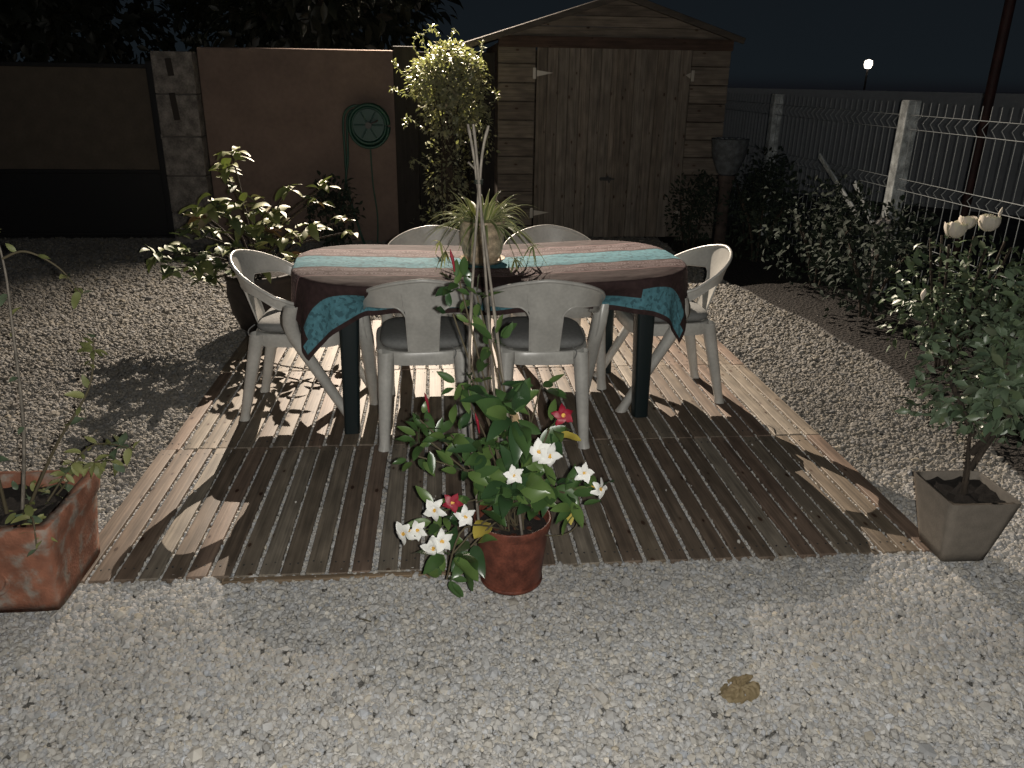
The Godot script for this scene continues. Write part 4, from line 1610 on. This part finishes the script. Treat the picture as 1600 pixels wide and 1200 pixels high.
func make_shed() -> void:
	rng.seed = 191
	var t := thing("garden_shed", "weathered wooden garden shed with double doors behind the table", "shed")
	var z := -8.10
	var b: MB
	# horizontal siding left and right of the doors
	for s in [[0.575, 0.935], [2.458, 2.845]]:
		for k in 11:
			b = MB.new()
			var h := 0.171
			b.cbox(Vector3(s[1] - s[0] - 0.004, h - 0.007, 0.022), 0.004, Transform3D(Basis(Vector3.RIGHT, -0.05), Vector3((s[0] + s[1]) / 2, 0.06 + h * k, z - 0.015 + rng.randfn(0, 0.0015))))
			part(t, "siding_board", b, M.siding[rng.randi() % 3])
	# doors of vertical boards
	for s in [[0.943, 1.776, 8], [1.784, 2.450, 6]]:
		var d := Node3D.new()
		put(t, d, "door")
		var w: float = (s[1] - s[0]) / s[2]
		for k in s[2]:
			b = MB.new()
			b.cbox(Vector3(w - 0.003, 1.80, 0.024), 0.004, Transform3D(Basis.IDENTITY, Vector3(s[0] + w * (k + 0.5), 0.935 + rng.randfn(0, 0.003), z + 0.012 + rng.randfn(0, 0.0015))))
			part(d, "board", b, M.shed[rng.randi() % 4])
		if s[2] == 8:
			b = MB.new()
			b.cbox(Vector3(0.06, 1.79, 0.02), 0.003, Transform3D(Basis.IDENTITY, Vector3(1.752, 0.935, z + 0.035)))
			part(d, "cover_strip", b, M.shed[2])
			b = MB.new()
			b.tube([Vector3(1.60, 0.62, z + 0.05), Vector3(1.75, 0.62, z + 0.058)], 0.008, 8)
			b.tube([Vector3(1.68, 0.655, z + 0.05), Vector3(1.70, 0.585, z + 0.06)], 0.009, 8)
			b.cbox(Vector3(0.11, 0.035, 0.008), 0.002, Transform3D(Basis.IDENTITY, Vector3(1.665, 0.62, z + 0.03)))
			part(d, "bolt", b, M.dark_steel)
		for y in [1.60, 0.28]:
			var x: float = s[0] if s[2] == 8 else s[1]
			var dir := 1.0 if s[2] == 8 else -1.0
			b = MB.new()
			var zz := z + 0.028
			var a := Vector3(x + dir * 0.002, y + 0.028, zz)
			var e := Vector3(x + dir * 0.002, y - 0.028, zz)
			var tip := Vector3(x + dir * (0.16 if s[2] == 8 else 0.05), y + 0.006, zz)
			b.tri(b.vert(a), b.vert(e if dir > 0 else tip), b.vert(tip if dir > 0 else e))
			var k3 := Vector3(0, 0, 0.004)
			b.tri(b.vert(a + k3), b.vert((e if dir > 0 else tip) + k3), b.vert((tip if dir > 0 else e) + k3))
			b.cbox(Vector3(0.032, 0.10, 0.008), 0.002, Transform3D(Basis.IDENTITY, Vector3(x - dir * 0.02, y, zz)))
			part(d, "hinge", b, M.steel)
	b = MB.new()
	b.cbox(Vector3(2.27, 0.10, 0.035), 0.004, Transform3D(Basis.IDENTITY, Vector3(1.71, 1.878, z + 0.018)))
	part(t, "header_beam", b, M.header)
	# gable boards up to the roof slope
	var apex := Vector3(1.70, 2.27, z)
	for k in 4:
		var y0 := 1.925 + k * 0.095
		var y1 := minf(y0 + 0.09, 2.25)
		var h0 := (2.29 - y0) / 0.30
		var h1 := (2.29 - y1) / 0.30
		b = MB.new()
		for zz in [z - 0.002, z - 0.022]:
			b.quad(Vector3(apex.x - h0, y0, zz), Vector3(apex.x + h0, y0, zz), Vector3(apex.x + h1, y1, zz), Vector3(apex.x - h1, y1, zz))
		part(t, "gable_board", b, M.siding[k % 3])
	# side and rear walls
	b = MB.new()
	b.cbox(Vector3(0.03, 1.9, 1.98), 0.004, Transform3D(Basis.IDENTITY, Vector3(0.592, 0.92, z - 1.03)))
	part(t, "side_wall", b, M.siding[2])
	b = MB.new()
	b.cbox(Vector3(0.03, 1.9, 1.98), 0.004, Transform3D(Basis.IDENTITY, Vector3(2.828, 0.92, z - 1.03)))
	part(t, "side_wall", b, M.siding[2])
	b = MB.new()
	b.cbox(Vector3(2.2, 1.9, 0.03), 0.004, Transform3D(Basis.IDENTITY, Vector3(1.71, 0.92, z - 2.04)))
	part(t, "rear_wall", b, M.siding[2])
	for s in [-1.0, 1.0]:
		var slope := atan(0.31)
		var xf := Transform3D(Basis(Vector3.BACK, -s * slope), apex + Vector3(s * (0.74 if s < 0 else 0.58), -0.21 if s < 0 else -0.16, -0.9))
		b = MB.new()
		b.cbox(Vector3(1.58 if s < 0 else 1.24, 0.03, 2.25), 0.005, xf)
		part(t, "roof_slope", b, M.roofing)
		b = MB.new()
		b.cbox(Vector3(1.58 if s < 0 else 1.24, 0.055, 0.022), 0.003, Transform3D(xf.basis, apex + Vector3(s * (0.74 if s < 0 else 0.58), -0.228 if s < 0 else -0.178, 0.24)))
		part(t, "barge_board", b, M.barge)


func make_fence() -> void:
	var t := thing("wire_fence", "white welded wire fence with wide posts behind the shrub bed", "fence")
	var x := 3.53
	for z in [-1.0, -3.5, -6.0, -8.5, -11.0, -13.5]:
		var b := MB.new()
		b.cbox(Vector3(0.105, 1.47, 0.105), 0.008, Transform3D(Basis.IDENTITY, Vector3(x, 0.71, z)))
		part(t, "post", b, M.fence)
	for k in 5:
		var z1 := -1.0 - 2.5 * k - 0.05
		var b := MB.new()
		for j in 25:
			var z := z1 - 0.05 - j * 0.0958
			var path := []
			for q in [[0.03, 0], [0.36, 0], [0.40, -0.035], [0.44, 0], [0.80, 0], [0.84, -0.035], [0.88, 0], [1.24, 0], [1.29, -0.04], [1.34, 0], [1.43, 0]]:
				path.append(Vector3(x - 0.02 + q[1], q[0], z))
			b.tube(path, 0.0032, 4, false)
		for y in [0.05, 0.36, 0.44, 0.80, 0.88, 1.24, 1.34]:
			b.tube([Vector3(x - 0.026, y, z1), Vector3(x - 0.026, y, z1 - 2.4)], 0.0032, 4, false)
		part(t, "wire_panel", b, M.wire, true)
	# pale boards leaning by the fence, and the stone at a post's foot
	for q in [[Vector3(3.30, 0.90, -6.75), Vector3(3.38, 0.60, -6.32), "white narrow board leaning by the fence, upper one"], [Vector3(3.36, 0.72, -6.20), Vector3(3.42, 0.45, -5.95), "white narrow board leaning by the wide fence post"]]:
		var b := MB.new()
		var d: Vector3 = q[1] - q[0]
		var xf := look((q[0] + q[1]) / 2, d, Vector3(1, 0.2, 0))
		b.cbox(Vector3(0.05, 0.018, d.length() + 0.25), 0.004, xf)
		var o := part(self, "leaning_board", b, M.fence)
		tag(o, q[2], "board", "pale boards leaning by the fence")
	rng.seed = 201
	var b := MB.new()
	var rows := []
	var wob := noise(202, 1.6, 2)
	for r in 9:
		var ring := []
		for k in 16:
			var a := -TAU * k / 16
			var g := PI * (r + 0.2) / 8.4
			var d := Vector3(cos(a) * sin(g), -cos(g), sin(a) * sin(g))
			ring.append(Vector3(3.40, 0.50, -5.85) + d * Vector3(0.085, 0.10, 0.08) * (1.0 + 0.5 * wob.get_noise_3dv(d)))
		rows.append(ring)
	b.grid(rows, false, true)
	b.cbox(Vector3(0.09, 0.45, 0.09), 0.01, Transform3D(Basis.IDENTITY, Vector3(3.40, 0.2, -5.85)))
	var o := part(self, "stone_stake", b, M.stone)
	tag(o, "pale rough stone stake at the foot of the wide fence post", "stone")


func make_pedestal() -> void:
	var t := thing("pedestal_bowl", "dark planting bowl with a pale rim on a pedestal right of the shed", "planter", Vector3(2.62, GROUND, -7.25))
	var b := MB.new()
	b.lathe([Vector2(0.001, 0.0), Vector2(0.11, 0.0), Vector2(0.10, 0.05), Vector2(0.055, 0.12), Vector2(0.05, 0.6), Vector2(0.08, 0.78), Vector2(0.001, 0.78)], 24)
	part(t, "pedestal", b, mat("reddish pedestal", Color(0.075, 0.055, 0.048), 0.9, T.mottle, Vector3(2, 2, 2)))
	b = MB.new()
	b.lathe([Vector2(0.05, 0.78), Vector2(0.09, 0.80), Vector2(0.15, 0.95), Vector2(0.168, 1.10), Vector2(0.16, 1.105), Vector2(0.14, 1.06), Vector2(0.001, 1.05)], 28)
	part(t, "bowl", b, mat("slate bowl", Color(0.10, 0.115, 0.13), 0.8, T.mottle, Vector3(3, 3, 3)))
	b = MB.new()
	rng.seed = 211
	for k in 26:
		var a := rng.randf() * TAU
		b.blade(look(Vector3(cos(a) * 0.10, 1.09, sin(a) * 0.08), Vector3(cos(a), rng.randf_range(0.1, 0.7), sin(a)), Vector3.UP), rng.randf_range(0.05, 0.085), 0.035, 0.3, 0.3, 3)
	part(t, "pale_leaves", b, leafy("silver leaf", Color(0.45, 0.48, 0.47), 0.6, 0.2), true)


func make_far() -> void:
	rng.seed = 221
	# dark trees over the wall and the gate
	for q in [[Vector3(-1.5, 0, -10.4), 2.5, Vector3(1.7, 1.15, 1.1), 7000, "dark tree behind the ochre wall, twigs hanging over its top"], [Vector3(-5.6, 0, -12.5), 2.7, Vector3(2.7, 2.0, 1.6), 9000, "dark tree behind the gate at the far left"]]:
		var t := thing("tree", q[4], "tree", q[0] + Vector3(0, GROUND, 0), 0.0, "trees beyond the yard")
		var b := MB.new()
		b.tube(arc([Vector3(0, 0, 0), Vector3(0.05, q[1] * 0.5, 0), Vector3(0, q[1], 0.1)], 4), 0.11, 9)
		for k in 5:
			var a := TAU * k / 5
			b.tube(arc([Vector3(0.03, q[1] * 0.6, 0), Vector3(cos(a) * 0.5, q[1] * 0.85, sin(a) * 0.4), Vector3(cos(a) * 1.0, q[1] * 1.05, sin(a) * 0.8)], 4), 0.035, 6)
		part(t, "trunk", b, M.bark)
		b = MB.new()
		cloud_leaves(b, Vector3(0, q[1] + 0.2, 0), q[2], q[3], 0.20, 0.3)
		if q[0].x > -3:
			for j in 26:   # the twig that droops over the wall
				b.blade(look(Vector3(-0.70, 1.86, 2.08) + rv(0.07), (rv(1.0) + Vector3(0, -0.6, 0.3)).normalized(), (Vector3.UP + rv(0.5)).normalized()), 0.07, 0.035, 0.3, 0.3, 3)
			b.tube(arc([Vector3(-0.4, 2.2, 0.9), Vector3(-0.6, 2.1, 1.7), Vector3(-0.7, 1.86, 2.08)], 4), 0.006, 5)
		part(t, "crown", b, M.tree_leaf, true)
	# a low pale wall on the neighbour's side of the fence
	var nw := MB.new()
	nw.cbox(Vector3(13.0, 1.53, 0.2), 0.01, Transform3D(Basis(Vector3.UP, -0.78), Vector3(7.2, 0.705, -10.6)))
	var wall := part(self, "neighbour_wall", nw, mat("grey render", Color(0.50, 0.52, 0.54), 0.95, T.smooth, Vector3(0.5, 0.5, 0.5), true, T.grit, 0.3))
	tag(wall, "low grey wall seen through the wire fence", "wall")
	# red painted pole beyond the fence
	var p := thing("red_pole", "dull red pole rising at the top right corner", "pole")
	var b := MB.new()
	b.tube([Vector3(4.48, GROUND, -6.5), Vector3(4.48, 3.4, -6.5)], 0.04, 14)
	part(p, "pole", b, M.red_paint)
	# far street lamp
	var s := thing("street_lamp", "far lit street lamp shining over the wire fence", "street lamp", Vector3(20.9, 0, -39.9))
	b = MB.new()
	b.tube([Vector3(0, -0.1, 0), Vector3(0, 2.25, 0)], 0.05, 8)
	part(s, "lamp_pole", b, M.black)
	b = MB.new()
	b.lathe([Vector2(0.001, 2.26), Vector2(0.14, 2.28), Vector2(0.20, 2.45), Vector2(0.17, 2.62), Vector2(0.001, 2.68)], 16)
	var glow := StandardMaterial3D.new()
	glow.resource_name = "street lamp glass"
	glow.emission_enabled = true
	glow.emission = Color(1.0, 0.96, 0.9)
	glow.emission_energy_multiplier = 4.0
	part(s, "lamp_globe", b, glow)
	var l := OmniLight3D.new()
	l.light_color = Color(1.0, 0.93, 0.84)
	l.light_energy = 6.0
	l.light_size = 0.1
	l.omni_range = 60.0
	l.omni_attenuation = 2.0
	l.shadow_enabled = true
	l.position = Vector3(0, 2.47, 0)
	s.add_child(l)
	l.name = "street_lamp_light"


func make_litter() -> void:
	rng.seed = 231
	# a dry curled leaf on the gravel
	var b := MB.new()
	var rows := []
	var wob := noise(232, 3.0, 3)
	for r in 9:
		var line := []
		for k in 41:
			var a := TAU * k / 40.0
			var edge := 0.046 * (1.14 + 0.12 * sin(a * 2.0 + 0.6) + 0.05 * sin(a * 5.0 + 1.0) + 0.03 * sin(a * 17.0)) * (1.0 - 0.62 * exp(-pow(angle_difference(a, 0.35) / 0.16, 2.0)))
			var g := (r + 0.02) / 8.0
			var x := cos(a) * edge * g * 1.15
			var z := sin(a) * edge * g * 0.9
			var h := 0.020 - 6.0 * z * z + 0.10 * x * sin(z * 90.0) * 0.5 + 0.012 * wob.get_noise_2d(x * 30.0, z * 30.0)
			line.append(Vector3(x, maxf(0.0, h), z))
		rows.append(line)
	b.col = Color(1, 1, 1)
	b.grid(rows, false, false, true)
	var o := part(self, "dry_leaf", b, M.dead)
	o.position = Vector3(0.80, GROUND + 0.008, -1.665)
	o.rotation = Vector3(0, 0.7, 0.12)
	tag(o, "crumpled dry brown leaf lying on the gravel in front", "leaf")
	var twigs := [[Vector3(-0.25, -0.012, -2.04), 0.5, 0.045, "thin dark twig on the gravel before the deck"], [Vector3(-0.52, -0.012, -1.72), 1.3, 0.018, "small dark crumb of bark on the gravel at left"], [Vector3(0.63, -0.012, -1.30), 1.0, 0.014, "small dark crumb of bark on the gravel at the bottom"]]
	for q in twigs:
		b = MB.new()
		var d := Vector3(cos(q[1]), 0.05, sin(q[1]))
		b.tube(arc([q[0] - d * q[2] * 0.5, q[0] + Vector3(0, 0.003, 0.002), q[0] + d * q[2] * 0.5], 3), [0.0016, 0.0022, 0.0024, 0.0024, 0.0022, 0.002, 0.0014], 6)
		o = part(self, "twig", b, M.stem)
		tag(o, q[3], "twig")


# ---------------------------------------------------------------- scene
func _ready() -> void:
	# camera
	var cam := Camera3D.new()
	cam.keep_aspect = Camera3D.KEEP_HEIGHT
	cam.fov = rad_to_deg(2.0 * atan(600.0 / 1237.0))
	cam.near = 0.05
	cam.far = 400.0
	cam.position = Vector3(0, 1.55, 0)
	cam.basis = Basis(Vector3.UP, deg_to_rad(-5.34)) * Basis(Vector3.RIGHT, deg_to_rad(-21.1)) * Basis(Vector3.BACK, deg_to_rad(0.93))
	put(self, cam, "camera")
	cam.current = true
	# sky: a dark night
	var env := Environment.new()
	env.background_mode = Environment.BG_SKY
	var sm := ProceduralSkyMaterial.new()
	sm.sky_top_color = Color(0.055, 0.066, 0.088)
	sm.sky_horizon_color = Color(0.080, 0.100, 0.115)
	sm.ground_bottom_color = Color(0.03, 0.03, 0.035)
	sm.ground_horizon_color = Color(0.06, 0.06, 0.075)
	sm.sky_curve = 0.2
	sm.sun_angle_max = 0.5
	var sky := Sky.new()
	sky.sky_material = sm
	env.sky = sky
	env.background_energy_multiplier = 1.0
	env.tonemap_mode = Environment.TONE_MAPPER_LINEAR
	env.tonemap_exposure = 1.0
	env.sdfgi_enabled = true
	env.ssao_enabled = true
	env.ssil_enabled = true
	var we := WorldEnvironment.new()
	we.environment = env
	put(self, we, "world_environment")
	# the floodlight's light, just before its glass
	var aim := (Vector3(0.2, 0.0, -4.2) - LAMP).normalized()
	var flood := SpotLight3D.new()
	flood.spot_angle = 42.0
	flood.spot_angle_attenuation = 1.0
	flood.spot_range = 30.0
	flood.spot_attenuation = 2.0
	flood.light_size = 0.009
	flood.light_color = Color(1.0, 0.93, 0.85)
	flood.light_energy = 122.0
	flood.shadow_enabled = true
	flood.transform = look(LAMP + aim * 0.03, -aim)
	put(self, flood, "floodlight_light")
	# the small flash beside the lens that took the picture
	var flash := OmniLight3D.new()
	flash.light_color = Color(1.0, 0.985, 0.955)
	flash.light_energy = 4.9
	flash.light_size = 0.006
	flash.omni_range = 40.0
	flash.omni_attenuation = 2.0
	flash.shadow_enabled = true
	flash.position = Vector3(0.034, 1.548, 0.006)
	put(self, flash, "flash_light")
	var led := MB.new()
	led.tube([Vector3(0.034, 1.548, 0.016), Vector3(0.034, 1.548, 0.0185)], 0.004, 12)
	var led_glow := StandardMaterial3D.new()
	led_glow.resource_name = "flash lamp glass"
	led_glow.emission_enabled = true
	led_glow.emission = Color(1.0, 0.985, 0.955)
	led_glow.emission_energy_multiplier = 2.0
	tag(part(self, "flash_lamp", led, led_glow), "tiny round flash lamp beside the lens that took the picture", "lamp")

	make_textures()
	make_materials()
	make_ground()
	make_deck()
	make_wall()
	make_shed()
	make_fence()
	make_far()
	make_vine()
	make_hose()
	make_pedestal()
	make_shrubs()
	make_bush()
	make_rose_bush()
	make_table()
	make_cloth()
	make_chairs()
	make_spider_plant()
	make_left_planter()
	make_right_planter()
	make_flower_pot()
	make_litter()
